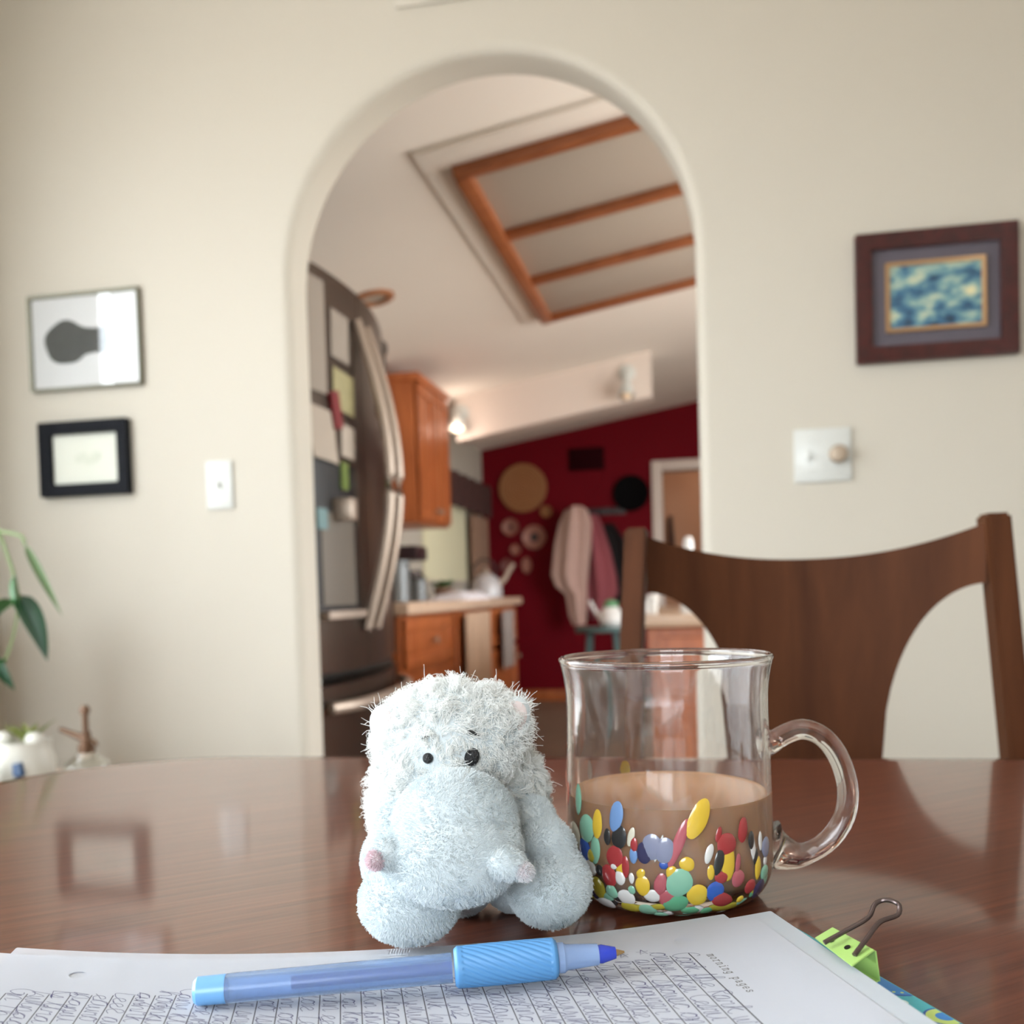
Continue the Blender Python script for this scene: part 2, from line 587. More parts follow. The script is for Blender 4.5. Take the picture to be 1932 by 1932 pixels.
def plate(off):
    P = []
    for x in cols:
        zt = .9165 + .029 * (abs(x) / .168) ** 2.2
        zb = .44 if abs(x) <= .0700001 else halfw(x)
        y = .032 * (1 - (x / .168) ** 2)
        P.append([(x, y + off + .04 * (z - .75), z) for z in np.linspace(zb, zt, 14)])
    return P


MB().slab(plate(-.006), plate(.006)).build('back_plate', M_chair, CH, angle=45)
for s in (-1, 1):
    pts = [(s * .19, -.075, 0), (s * .194, -.06, .2), (s * .196, -.02, .44), (s * .193, -.006, .7), (s * .184, .004, .85), (s * .178, .012, .955)]
    P = []
    for i, (x, y, z) in enumerate(pts):
        d = .012 if i > 1 else .016
        yy = .019
        P.append([(x + a * d, y + bb_ * yy, z) for a, bb_ in ((-1, -1), (1, -1), (1, 1), (-1, 1))])
    q = MB()
    V = [[q.bm.verts.new(p) for p in r] for r in P]
    for A, B in zip(V[:-1], V[1:]):
        for i in range(4):
            q.bm.faces.new((A[i], A[(i + 1) % 4], B[(i + 1) % 4], B[i]))
    q.bm.faces.new(V[0][::-1])
    q.bm.faces.new(V[-1])
    bmesh.ops.bevel(q.bm, geom=list(q.bm.edges), offset=.003, segments=2, affect='EDGES')
    q.build('back_post', M_chair, CH)
MB().box((-.20, -.43, .435), (.20, -.03, .465), .01).build('seat', M_chair, CH)
for s in (-1, 1):
    MB().tube([(s * .175, -.40, .436), (s * .18, -.41, 0)], [.02, .014], 12).build('front_leg', M_chair, CH)
MB().box((-.18, -.40, .37), (.18, -.38, .435), .002).build('seat_rail', M_chair, CH)

# ------------------------------------------------------------------ pictures and switches on the arched wall
M_fr1 = mat('pewter_frame', c(126, 124, 108), .35, .5)
M_print = mat('print_paper', c(236, 236, 234), .6, var=.01)
M_ink = mat('charcoal_print', c(72, 74, 72), .7, var=.5, scale=90)
M_navy = mat('black_frame_paint', c(10, 12, 19), .45, var=.05, spec=.12)
M_cream = mat('cream_mat_board', c(216, 218, 206), .7, var=.02)
M_pale = mat('faint_sketch', c(206, 210, 196), .8, var=.02)
M_mahog = wood('mahogany_frame', c(40, 9, 8), c(74, 22, 18), .35, (40, 40, 40))
M_greymat = mat('slate_mat_board', c(88, 82, 90), .75, var=.05)
M_gold = mat('gilt_fillet', c(172, 134, 92), .4, .3)
M_picglass, nt, bb = new_mat('picture_glass')
tr = nt.nodes.new('ShaderNodeBsdfTransparent')
gl = nt.nodes.new('ShaderNodeBsdfGlossy')
gl.inputs['Roughness'].default_value = 0.0
fr_ = nt.nodes.new('ShaderNodeFresnel')
fr_.inputs['IOR'].default_value = 1.4
ms = nt.nodes.new('ShaderNodeMixShader')
nt.links.new(fr_.outputs[0], ms.inputs[0])
nt.links.new(tr.outputs[0], ms.inputs[1])
nt.links.new(gl.outputs[0], ms.inputs[2])
nt.links.new(ms.outputs[0], nt.nodes['Material Output'].inputs['Surface'])
nt.nodes.remove(bb)


def frame(root, x0, x1, z0, z1, wd, dp, m, nm='frame', y=0.0, bev=.002):
    """four mitred rails as one frame"""
    q = MB()
    out = [(x0, z0), (x1, z0), (x1, z1), (x0, z1)]
    inn = [(x0 + wd, z0 + wd), (x1 - wd, z0 + wd), (x1 - wd, z1 - wd), (x0 + wd, z1 - wd)]
    f = [[q.bm.verts.new((px, y - d, pz)) for px, pz in L] for L, d in ((out, 0), (out, dp), (inn, dp * .8), (inn, 0))]
    for A, B in zip(f, f[1:] + f[:1]):
        for i in range(4):
            j = (i + 1) % 4
            q.bm.faces.new((A[i], A[j], B[j], B[i]))
    bmesh.ops.bevel(q.bm, geom=list(q.bm.edges), offset=bev, segments=2, affect='EDGES')
    return q.build(nm, m, root)


def flat(root, nm, m, x0, x1, z0, z1, y, th=.002):
    return MB().box((x0, y - th, z0), (x1, y, z1)).build(nm, m, root, smooth=False)


F1 = empty('framed_print', 'thin pewter frame with a dark bulb shaped print, upper of the two', 'picture', (-1.474, YW, 1.54))
frame(F1, -.152, .152, -.118, .118, .008, .016, M_fr1)
flat(F1, 'print', M_print, -.146, .146, -.112, .112, -.003)
q = MB()
pts = []
for k in range(48):
    a = 2 * math.pi * k / 48
    # lumpy bulb lying on its side, neck to the right
    r = .058 * (1 + .03 * math.sin(5 * a))
    x, z = -.052 + r * math.cos(a) * 1.02, r * math.sin(a) * .92
    pts.append((x, z))
body = [(x, z) for x, z in pts if not (x > -.012 and abs(z) < .04)]
body.sort(key=lambda p: math.atan2(p[1], p[0] + .052) % (2 * math.pi))
neck = [(.0, .033), (.03, .029), (.058, .036), (.062, 0), (.058, -.036), (.03, -.029), (.0, -.033)]
poly = [p for p in body] + neck[::-1]
vs = [q.bm.verts.new((x, -.0062, z)) for x, z in poly]
q.bm.faces.new(vs)
q.build('bulb_drawing', M_ink, F1, fix=False)
flat(F1, 'glazing', M_picglass, -.146, .146, -.112, .112, -.0085, .002)
F2 = empty('framed_print', 'small thick black frame around a cream mat and faint sketch', 'picture', (-1.485, YW, 1.252))
frame(F2, -.121, .121, -.092, .092, .031, .024, M_navy)
flat(F2, 'mat_board', M_cream, -.095, .095, -.066, .066, -.004)
q = MB()
for k in range(5):
    q.disc((-.02 + .012 * k, -.0066 - .0002 * k, .006 * math.sin(2 * k)), .011, (0, -1, 0), .001, 14)
q.build('sketch', M_pale, F2)
F3 = empty('framed_print', 'wide mahogany frame with slate mat holding a small blue painting', 'picture', (.490, YW, 1.4825), group=None)
frame(F3, -.159, .159, -.134, .134, .034, .022, M_mahog)
flat(F3, 'mat_board', M_greymat, -.128, .128, -.103, .103, -.004)
frame(F3, -.098, .098, -.072, .072, .008, .010, M_gold, 'gilt_fillet', -.004, .001)
m, nt, bb = new_mat('abstract_painting')
tc = nt.nodes.new('ShaderNodeTexCoord')
mp = nt.nodes.new('ShaderNodeMapping')
mp.inputs['Scale'].default_value = (22, 22, 40)
nz = nt.nodes.new('ShaderNodeTexNoise')
nz.inputs['Scale'].default_value = 1.0
nz.inputs['Detail'].default_value = 3
nz.inputs['Distortion'].default_value = 0.2
cr = nt.nodes.new('ShaderNodeValToRGB')
els = cr.color_ramp.elements
els[0].position, els[0].color = .3, c(22, 44, 62)
els[1].position, els[1].color = .72, c(214, 206, 160)
for p_, cc in ((.42, c(52, 96, 126)), (.52, c(106, 146, 150)), (.60, c(160, 178, 160))):
    e = els.new(p_)
    e.color = cc
nt.links.new(tc.outputs['Object'], mp.inputs['Vector'])
nt.links.new(mp.outputs['Vector'], nz.inputs['Vector'])
nt.links.new(nz.outputs['Fac'], cr.inputs['Fac'])
nt.links.new(cr.outputs['Color'], bb.inputs['Base Color'])
flat(F3, 'abstract_painting', m, -.091, .091, -.065, .065, -.0062)

M_screw = mat('brass_knob', c(164, 146, 126), .35, .2)


def plate_at(label, x, z, wd, ht):
    p = empty('switch_plate', label, 'light switch', (x, YW, z))
    MB().box((-wd / 2, -.007, -ht / 2), (wd / 2, 0, ht / 2), .003).build('cover_plate', M_plate, p)
    for sz in (-.03, .03):
        for sx in ((0,) if wd < .1 else (-wd / 4 + .006, wd / 4 - .006)):
            MB().disc((sx, -.0075, sz), .003, (0, -1, 0), .002, 12).build('screw', M_plate, p)
    return p


SW1 = plate_at('small white switch plate with one toggle between the black frame and the arch', -1.1335, 1.170, .069, .116)
MB().box((-.005, -.010, -.011), (.005, -.006, .011), .001).build('toggle_slot', M_plate, SW1)
MB().box((-.0035, -.019, -.004), (.0035, -.008, .006), .0015).build('toggle', M_plate, SW1)
SW2 = plate_at('wide white switch plate with a toggle and a brown dimmer knob', .260, 1.164, .118, .114)
MB().box((-.029 - .005, -.010, -.011), (-.029 + .005, -.006, .011), .001).build('toggle_slot', M_plate, SW2)
MB().box((-.029 - .0035, -.019, -.008), (-.029 + .0035, -.008, .002), .0015).build('toggle', M_plate, SW2)
MB().lathe([(0, 0), (.019, 0), (.0185, .018), (.0165, .0215), (.007, .023), (0, .0225)], 28, Matrix.Translation((.031, -.007, 0)) @ Matrix.Rotation(R(90), 4, 'X')).build('dimmer_knob', M_screw, SW2)
V1 = empty('wall_vent', 'cream painted raised cover plate high above the arch', 'vent', (-.50, YW, 2.31))
MB().box((-.155, -.012, -.085), (.155, 0, .085), .005).build('cover', M_wall, V1)
for k in range(6):
    MB().box((-.13, -.016, -.065 + .022 * k), (.13, -.010, -.055 + .022 * k), .001).build('louver', M_wall, V1)

# ------------------------------------------------------------------ refrigerator
FR = empty('refrigerator', 'stainless bowed two door refrigerator covered in papers beyond the arch', 'refrigerator', (-1.75, 2.87, 0))
FY0, FY1 = -.49, .49                    # local y range


def fx(y):                              # bowed front, local x
    return .785 - .30 * (y + .17) ** 2


MB().box((0.02, FY0, .02), (.66, FY1, 1.745), .006).build('body', M_darkgrey, FR)


def bowed(y0, y1, z0, z1, inset=0.0, x0=.67):
    n = 14
    ys_ = np.linspace(y0, y1, n)
    Po = [[(fx(y) - inset, y, z) for z in (z0, (z0 + z1) / 2, z1)] for y in ys_]
    Pi = [[(x0, y, z) for z in (z0, (z0 + z1) / 2, z1)] for y in ys_]
    return MB().slab(Po, Pi)


seam = -.12
d1 = bowed(FY0, seam - .003, .69, 1.77).build('door', M_steel, FR)
d2 = bowed(seam + .003, FY1, .69, 1.77).build('door', M_steel, FR)
d3 = bowed(FY0, FY1, .09, .655).build('freezer_drawer', M_steel, FR)
bowed(FY0 + .01, FY1 - .01, .02, .085, .03).build('toe_grille', M_black, FR)
MB().box((.5, FY0, 1.745), (.74, FY0 + .08, 1.785), .006).build('hinge_cover', M_darkgrey, FR)
MB().box((.5, FY1 - .08, 1.745), (.68, FY1, 1.785), .006).build('hinge_cover', M_darkgrey, FR)


def handle(par, y, z0, z1):
    pts = []
    for k in range(17):
        t = k / 16
        z = z0 + (z1 - z0) * t
        pts.append((fx(y) + .012 + .085 * math.sin(math.pi * t), y, z))
    return MB().tube(pts, .015, 10).build('handle', M_steelh, par)


handle(d1, seam - .045, .80, 1.68)
handle(d2, seam + .045, .80, 1.68)
pts = [(fx(y) + .004 + .05 * (1 - (2 * (y - FY0) / .98 - 1) ** 8), y, .60) for y in np.linspace(FY0 + .04, FY1 - .04, 17)]
MB().tube(pts, .016, 10).build('handle', M_steelh, d3)
# dispenser in the near door
dy0, dy1 = -.45, -.20
q = bowed(dy0, dy1, .84, 1.26, -.004, .7)
dp = q.build('dispenser', M_black, d1)
bowed(dy0 + .025, dy1 - .025, .87, 1.12, -.0065, .7).build('dispenser_recess', mat('dispenser_grey', c(104, 96, 86), .4, .3), d1)
bowed(dy0 + .01, dy1 - .01, .835, .855, -.03, .7).build('drip_tray', M_steelh, d1)
MB().box((.70 + .07, -.35, 1.10), (.83, -.30, 1.16), .006).build('ice_chute', M_steelh, d1)


def on_fridge(name, label, cat, y, z, wd, ht, m, tilt=0.0, group=None, th=.0025, curl=0.0):
    """flat thing hung on the bowed door; y, z are its middle (local)"""
    n = 6
    P, Q = [], []
    ct, st = math.cos(tilt), math.sin(tilt)
    for i in range(n + 1):
        a, b_ = [], []
        for j in range(4):
            u, v = wd * (i / n - .5), ht * (j / 3 - .5)
            yy, zz = y + u * ct - v * st, z + u * st + v * ct
            lift = curl * (1 - j / 3) ** 2
            a.append((fx(yy) + .0012 + th + lift, yy, zz))
            b_.append((fx(yy) + .0012 + lift, yy, zz))
        P.append(a)
        Q.append(b_)
    o = MB().slab(P, Q).build(name, m)
    o.location = FR.location
    tag(o, label, cat, group)
    return o


M_note = mat('note_paper', c(166, 154, 141), .8, var=.04)
M_note2 = mat('grey_note_paper', c(144, 133, 122), .8, var=.05)
M_olive = mat('olive_photo', c(150, 142, 102), .5, var=.25, scale=40)
M_mred = mat('crimson_magnet', c(110, 6, 16), .4)
M_green = mat('leaf_green_magnet', c(92, 110, 40), .4)
M_sage = mat('sage_photo', c(150, 160, 142), .5, var=.1)
M_pink = mat('pink_card', c(214, 150, 148), .6, var=.05)
M_teal = mat('teal_magnet', c(96, 128, 130), .4)
M_blue = mat('denim_blue_photo', c(74, 84, 108), .5, var=.2, scale=60)
on_fridge('paper_note', 'tall pale note at the top of the near refrigerator door', 'paper', -.405, 1.585, .085, .30, M_note2)
on_fridge('paper_note', 'grey card beside the tall pale note near the refrigerator top edge', 'paper', -.27, 1.61, .115, .13, M_note2, -.03)
on_fridge('photograph', 'olive toned picture below the grey card on the refrigerator', 'photograph', -.255, 1.46, .14, .11, M_olive, -.06)
on_fridge('paper_note', 'wide pale sheet hanging under the crimson magnet', 'paper', -.395, 1.325, .13, .14, M_note, -.05, curl=.012)
on_fridge('fridge_magnet', 'crimson oval magnet holding the wide pale sheet', 'magnet', -.325, 1.40, .045, .10, M_mred, .25, th=.012)
on_fridge('paper_note', 'cream card hanging beside the tall steel handle', 'paper', -.24, 1.325, .09, .09, M_note, -.05)
on_fridge('fridge_magnet', 'small leaf green magnet above the sage picture strip', 'magnet', -.285, 1.225, .04, .075, M_green, th=.01)
on_fridge('photograph', 'narrow sage picture strip below the green magnet', 'photograph', -.225, 1.17, .055, .17, M_sage)
on_fridge('card', 'little pink card at the left above the dispenser', 'card', -.345, 1.165, .05, .085, M_pink)
on_fridge('fridge_magnet', 'round teal magnet low beside the arch edge of the refrigerator', 'magnet', -.42, 1.10, .05, .055, M_teal, th=.008)
on_fridge('photograph', 'dark blue picture on the far refrigerator door', 'photograph', .22, 1.50, .12, .20, M_blue)
on_fridge('card', 'tan card near the handle on the far refrigerator door', 'card', .10, 1.50, .06, .10, mat('tan_card', c(150, 116, 92), .6))
on_fridge('photograph', 'green picture low on the far refrigerator door', 'photograph', .32, 1.20, .09, .18, mat('grass_green_photo', c(82, 92, 46), .5, var=.3, scale=50))

# ------------------------------------------------------------------ kitchen cabinets along the left wall
def shaker(nm, par, x, y0, y1, z0, z1, m, knob=None, th=.02):
    """panel door or drawer front in the plane x, facing +x"""
    d = MB()
    d.box((x, y0, z0), (x + th * .6, y1, z1), .002)
    fw = min(.055, (z1 - z0) * .28)
    for a, bb_ in (((x, y0, z0), (x + th, y1, z0 + fw)), ((x, y0, z1 - fw), (x + th, y1, z1)), ((x, y0, z0 + fw), (x + th, y0 + fw, z1 - fw)), ((x, y1 - fw, z0 + fw), (x + th, y1, z1 - fw))):
        d.box(a, bb_, .003)
    o = d.build(nm, m, par)
    if knob:
        MB().lathe([(0, 0), (.006, 0), (.006, .012), (.015, .018), (.014, .026), (0, .03)], 16, Matrix.Translation((x + th, knob[0], knob[1])) @ Matrix.Rotation(R(90), 4, 'Y')).build('knob', M_screw, o)
    return o


def base_cabinet(label, y0, y1, drawers=1, doors=1):
    g = empty('base_cabinet', label, 'cabinet', (-1.75, y0, 0), group=None)
    w_ = y1 - y0
    MB().box((.01, 0.004, .0), (.60, w_ - .004, .815), .002).build('body', M_oak, g)
    zt = .80
    if drawers:
        shaker('drawer', g, .601, .02, w_ - .02, .60, .80, M_oak, (w_ / 2, .70))
        zt = .575
    for i in range(doors):
        a = .02 + (w_ - .04) * i / doors
        e = .02 + (w_ - .04) * (i + 1) / doors
        shaker('door', g, .601, a + .004, e - .004, .10, zt, M_oak, ((a + .05) if i else (e - .05), zt - .07))
    return g


base_cabinet('honey oak base cabinet with one drawer next to the refrigerator', 3.64, 4.42)
base_cabinet('honey oak sink cabinet behind the hanging beige towel', 4.43, 5.20, 0, 2)
base_cabinet('honey oak base cabinet at the end near the red wall', 5.21, 5.98, 1, 1)
ct = MB().box((-1.745, 3.60, .816), (-1.10, 6.02, .862), .008).build('countertop', M_counter)
tag(ct, 'beige laminate countertop over the honey oak base cabinets', 'countertop')
# towels
def towel(label, y0, y1, z0, z1, x, m):
    P, Q = [], []
    for i in range(15):
        y = y0 + (y1 - y0) * i / 14
        wv = .006 * math.sin(i * 1.3)
        P.append([(x + .012 + wv * (1 + (z1 - z) * 1.5), y, z) for z in np.linspace(z0, z1, 10)])
        Q.append([(x + .004 + wv * (1 + (z1 - z) * 1.5), y, z) for z in np.linspace(z0, z1, 10)])
    o = MB().slab(P, Q).build('towel', m)
    return tag(o, label, 'towel')


towel('long beige towel hanging from the sink cabinet front', 4.48, 5.02, .22, .80, -1.098, mat('beige_towel', c(190, 158, 132), .9, var=.05, bump=.4))
towel('short grey towel hanging from the end cabinet front', 5.34, 5.66, .47, .79, -1.096, mat('grey_towel', c(150, 138, 132), .9, var=.05, bump=.4))
# upper cabinet
U = empty('upper_cabinet', 'honey oak wall cabinet hanging beyond the refrigerator', 'cabinet', (-1.75, 4.86, 0))
MB().box((.002, 0, 1.27), (.33, .62, 2.0), .003).build('body', M_oak, U)
shaker('door', U, .331, .005, .305, 1.285, 1.985, M_oak, (.27, 1.34))
shaker('door', U, .331, .315, .615, 1.285, 1.985, M_oak, (.35, 1.34))
MB().box((.002, -.012, 1.985), (.36, .63, 2.03), .006).build('crown_strip', M_oak, U)
# blind and valance of the sink window
BL = empty('window_blind', 'pale yellow roller blind glowing in the sink window', 'blind', (-1.742, 6.675, 1.66))
MB().box((0, -.62, -.68), (.006, .545, .06), .001).build('fabric', mat('backlit_blind_fabric', c(206, 200, 168), .8, var=.03, emit=.25), BL)  # emission stands in for daylight coming through the fabric
MB().tube([(.020, -.625, .06), (.020, .55, .06)], .018, 12).build('roller', M_white, BL)
MB().tube([(.006, -.615, -.68), (.006, .54, -.68)], .009, 10).build('bottom_bar', M_white, BL)
VA = MB()
P, Q = [], []
for i in range(41):
    y = 5.55 + 2.25 * i / 40
    wv = .018 * math.sin(i * 1.4)
    P.append([(-1.645 + wv, y, z) for z in (1.50, 1.62, 1.74)])
    Q.append([(-1.655 + wv, y, z) for z in (1.50, 1.62, 1.74)])
tag(VA.slab(P, Q).build('window_valance', mat('brown_valance_cloth', c(74, 46, 42), .9, var=.5, scale=30)), 'dark brown gathered valance above the sink window blind', 'curtain')
P, Q = [], []
for i in range(13):
    y = 7.22 + .55 * i / 12
    wv = .02 * math.sin(i * 1.9)
    P.append([(-1.69 + wv, y, z) for z in (.9, 1.2, 1.49)])
    Q.append([(-1.70 + wv, y, z) for z in (.9, 1.2, 1.49)])
tag(MB().slab(P, Q).build('window_curtain', mat('tan_curtain_cloth', c(150, 118, 98), .9, var=.2, scale=30)), 'tan curtain hanging between the sink window and the red wall', 'curtain')
# things on the countertop
zc = .862


def jarlike(name, label, cat, x, y, z, parts, group=None):
    g = empty(name, label, cat, (x, y, z), group=group)
    for nm, pr_, m in parts:
        MB().lathe(pr_, 24).build(nm, m, g)
    return g


def cyl(r, z0, z1, e=.004):
    return [(0, z0), (r - e, z0), (r, z0 + e), (r, z1 - e), (r - e, z1), (0, z1)]


M_greyc = mat('blue_grey_canister', c(116, 118, 118), .4, .3)
M_maroon = mat('dark_plum_plastic', c(44, 26, 30), .4)
jarlike('canister', 'tall blue grey canister on the counter next to the refrigerator', 'canister', -1.36, 4.28, zc, [('body', cyl(.062, 0, .17), M_greyc), ('lid', cyl(.064, .17, .19), M_greyc)])
jarlike('canister', 'short grey canister just past the tall blue grey one', 'canister', -1.30, 4.41, zc, [('body', cyl(.04, 0, .10), M_greyc), ('lid', cyl(.042, .10, .115), M_darkgrey)])
kb = empty('coffee_maker', 'dark plum coffee maker at the back of the counter', 'coffee maker', (-1.44, 4.64, zc))
MB().box((-.10, -.10, 0), (.10, .10, .03), .008).build('base', M_maroon, kb)
MB().box((-.10, -.10, .03), (-.02, .10, .20), .006).build('column', M_maroon, kb)
MB().box((-.10, -.10, .20), (.10, .10, .27), .01).build('reservoir', M_maroon, kb)
MB().lathe([(0, .032), (.055, .032), (.065, .09), (.05, .15), (0, .15)], 24, Matrix.Translation((.04, 0, 0))).build('carafe', mat('carafe_glass', c(60, 50, 52), .1), kb)
# folded cloth
P, Q = [], []
for i in range(17):
    y = 4.50 + .66 * i / 16
    row, row2 = [], []
    for j in range(9):
        x = -1.29 + .18 * j / 8
        e = min(1, 4 * min(i / 16, 1 - i / 16) + .25) * min(1, 3 * min(j / 8, 1 - j / 8) + .35)
        z = zc + .001 + (.034 + .010 * math.sin(i * .9 + j * .5)) * e
        row.append((x + .01 * math.sin(i), y, z))
        row2.append((x + .01 * math.sin(i), y, zc + .0005))
    P.append(row)
    Q.append(row2)
tag(MB().slab(P, Q).build('dish_cloth', mat('white_cloth', c(236, 232, 238), .9, bump=.3)), 'crumpled white cloth lying on the countertop', 'cloth')
# kettle
KE = empty('kettle', 'silver kettle with a long spout at the end of the counter', 'kettle', (-1.26, 5.72, zc))
MB().lathe([(0, 0), (.088, 0), (.096, .012), (.092, .06), (.07, .115), (.04, .14), (0, .145)], 28).build('body', mat('silver_kettle', c(196, 194, 196), .5, .3), KE)
MB().lathe([(0, .143), (.034, .143), (.03, .158), (.01, .165), (.012, .18), (0, .186)], 20).build('lid', M_steelh, KE)
MB().tube([(.06, .04, .07), (.10, .07, .115), (.135, .10, .185), (.15, .11, .20)], [.02, .015, .011, .010], 10).build('spout', M_steelh, KE)
MB().tube([(-.06, -.03, .11), (-.07, -.035, .19), (-.02, -.01, .235), (.04, .02, .215), (.06, .03, .12)], .007, 8).build('handle', M_black, KE)


# leaves
def leaf_mesh(length, width, droop=.35, fold=.18, tip=.25):
    P = []
    n = 9
    for i in range(n + 1):
        t = i / n
        wd = width * (math.sin(math.pi * min(1, t ** .62)) ** .8 if 0 < t < 1 else 0.02)
        z = -droop * length * t * t
        P.append([(wd * s * .5, t * length, z + fold * wd * abs(s) - (.1 * wd if s == 0 else 0)) for s in (-1, -.5, 0, .5, 1)])
    return P


M_leaf = mat('pothos_leaf', c(40, 92, 36), .35, var=.35, scale=30)
M_leafd = mat('dark_pothos_leaf', c(16, 66, 36), .45, var=.3, scale=30)
M_stem = mat('plant_stem', c(112, 132, 82), .5)


def leaf(parent, base, direction, length, width, m, roll=0.0, droop=.35):
    q = MB()
    q.slab(leaf_mesh(length, width, droop), [[(x, y, z - .0008) for x, y, z in r] for r in leaf_mesh(length, width, droop)])
    d = Vector(direction).normalized()
    rot = d.to_track_quat('Y', 'Z').to_matrix().to_4x4()
    q.bm.transform(Matrix.Translation(Vector(base)) @ rot @ Matrix.Rotation(roll, 4, 'Y'))
    return q.build('leaf', m, parent, angle=60)


KP = empty('potted_plant', 'little green plant in a pot below the sink window blind', 'plant', (-1.50, 5.62, zc))
MB().lathe([(0, 0), (.045, 0), (.06, .075), (.054, .075), (.045, .06), (0, .06)], 20).build('pot', mat('clay_pot', c(120, 92, 74), .7), KP)
for k in range(14):
    a = k * 2.4
    leaf(KP, (0, 0, .06), (math.cos(a), math.sin(a), .9 + .3 * (k % 3)), .09, .04, M_leaf)

# ------------------------------------------------------------------ red wall
YF = YR
M_basket = mat('woven_straw', c(158, 106, 66), .8, var=.25, scale=50)
M_dish = mat('rose_pottery', c(164, 108, 92), .5, var=.12)


def wall_disc(name, label, cat, x, z, r, prf, m, extra=None, group=None, rx=1.0):
    g = empty(name, label, cat, (x, YF, z), group=group)
    Mx = Matrix.Rotation(R(90), 4, 'X') @ Matrix.Diagonal((rx, 1, 1, 1))
    MB().lathe([(a * r, h_) for a, h_ in prf], 36, Mx).build('body', m, g)
    if extra:
        MB().lathe([(a * r, h_) for a, h_ in extra[0]], 28, Mx).build(extra[1], extra[2], g)
    return g


dishp = [(0, .010), (.6, .010), (.85, .022), (1, .034), (.97, .038), (.8, .028), (.55, .018), (0, .018)]
bk = empty('wall_basket', 'large round woven straw basket tray hung on the red wall', 'basket', (-1.409, YF, 1.738))
for i in range(8):
    r0, r1 = .197 * i / 8, .197 * (i + 1) / 8
    MB().lathe([(max(r0, 1e-3), .012), (max(r0, 1e-3), .018 + .002 * i), ((r0 + r1) / 2, .026 + .002 * i), (r1, .018 + .002 * i), (r1, .012)], 40, Matrix.Rotation(R(90), 4, 'X'), closed=True).build('straw_coil', M_basket, bk)
wall_disc('wall_tray', 'black round tray hung beside the doorway on the red wall', 'tray', -.535, 1.653, .145, dishp, mat('matte_black_tray', c(9, 7, 8), .8, spec=.08))
wall_disc('wall_plate', 'ring patterned plate with a dark centre, largest of the small wall plates', 'plate', -1.325, 1.336, .098, dishp, M_dish, ([(0, .019), (.38, .019), (.36, .022), (0, .022)], 'dark_centre', M_maroon))
wall_disc('wall_plate', 'pale rose plate up beside the ring patterned plate', 'plate', -1.519, 1.425, .070, dishp, M_dish, ([(0, .019), (.3, .019), (.3, .022), (0, .022)], 'dark_centre', M_maroon))
wall_disc('wall_plate', 'tiny tan plate directly under the straw basket edge', 'plate', -1.219, 1.537, .048, dishp, M_basket)
wall_disc('wall_plate', 'tiny rose plate below the ring patterned plate', 'plate', -1.480, 1.240, .045, dishp, M_dish)
wall_disc('wall_plate', 'dull red plate lowest of the wall plates near the kettle spout', 'plate', -1.550, 1.112, .062, dishp, mat('brick_pottery', c(124, 66, 60), .5))
wall_disc('wall_plate', 'narrow oval rose plate low beside the dull red plate', 'plate', -1.392, 1.110, .066, dishp, M_dish, rx=.62)
vt = empty('wall_vent', 'dark rectangular air vent high on the red wall', 'vent', (-.886, YF, 1.945))
MB().box((-.147, -.014, -.092), (.147, 0, .092), .004).build('frame', mat('oxblood_vent', c(46, 3, 9), .8, spec=.08), vt)
for k in range(7):
    MB().box((-.125, -.019, -.075 + .023 * k), (.125, -.012, -.063 + .023 * k), .001).build('louver', mat('oxblood_louver', c(36, 2, 6), .8, spec=.08) if k == 0 else bpy.data.materials['oxblood_louver'], vt)


def coat(label, x0, z0, outline, m, depth, y):
    """hanging garment: outline rows (z, x_left, x_right), folded in depth"""
    P, Q = [], []
    n = 15
    for zz, a, bb_ in outline:
        r, s = [], []
        for j in range(n):
            t = j / (n - 1)
            x = a + (bb_ - a) * t
            bulge = depth * math.sin(math.pi * t) ** .6 + .022 * math.sin(t * 13 + zz * 2)
            r.append((x, y - .02 - max(bulge, 0), zz))
            s.append((x, y - .012, zz))
        P.append(r)
        Q.append(s)
    o = MB().slab(P, Q).build('coat', m)
    bpy.context.view_layer.update()
    return tag(o, label, 'coat')


coat('pale blush coat hanging on the red wall', 0, 0, [(1.55, -.99, -.90), (1.52, -1.04, -.86), (1.42, -1.09, -.83), (1.25, -1.13, -.84), (1.02, -1.16, -.87), (.93, -1.13, -.88), (.86, -1.05, -.88), (.70, -1.03, -.89), (.62, -1.00, -.90)],
     mat('blush_wool', c(206, 172, 160), .9, var=.1), .08, YF - .21)
coat('rose pink coat hanging between the pale coat and the black coat', 0, 0, [(1.49, -.87, -.80), (1.40, -.90, -.76), (1.2, -.92, -.70), (1.0, -.92, -.66), (.86, -.92, -.65), (.75, -.90, -.72), (.66, -.87, -.80)],
     mat('rose_wool', c(160, 84, 92), .9, var=.12), .085, YF - .075)
coat('black coat hanging behind the rose pink coat', 0, 0, [(1.42, -.76, -.68), (1.3, -.80, -.60), (1.1, -.80, -.56), (.9, -.78, -.53), (.78, -.76, -.55)], mat('black_wool', c(18, 12, 14), .9), .03, YF - .012)
ck = empty('coat_rack', 'dark coat rack rail behind the hanging coats', 'coat rack', (-.82, YF, 1.52))
MB().box((-.26, -.012, -.03), (.24, 0, .03), .004).build('rail', M_maroon, ck)
for x in (-.13, .04, .16):
    MB().tube([(x, -.012, 0), (x, -.04, -.01), (x, -.055, .015)], .006, 8).build('hook', M_black, ck)
bagm = mat('dark_brown_bag', c(58, 38, 32), .7)
bg = MB()
bg.tube([(-.27, 9.27, 1.56), (-.262, 9.25, 1.30), (-.25, 9.24, 1.26)], [.018, .03, .02], 10)
bg.ball((-.215, 9.24, 1.20), (.05, .03, .055), 2)
tag(bg.build('hanging_bag', bagm), 'dark brown bag hanging in the hallway past the doorway', 'bag')

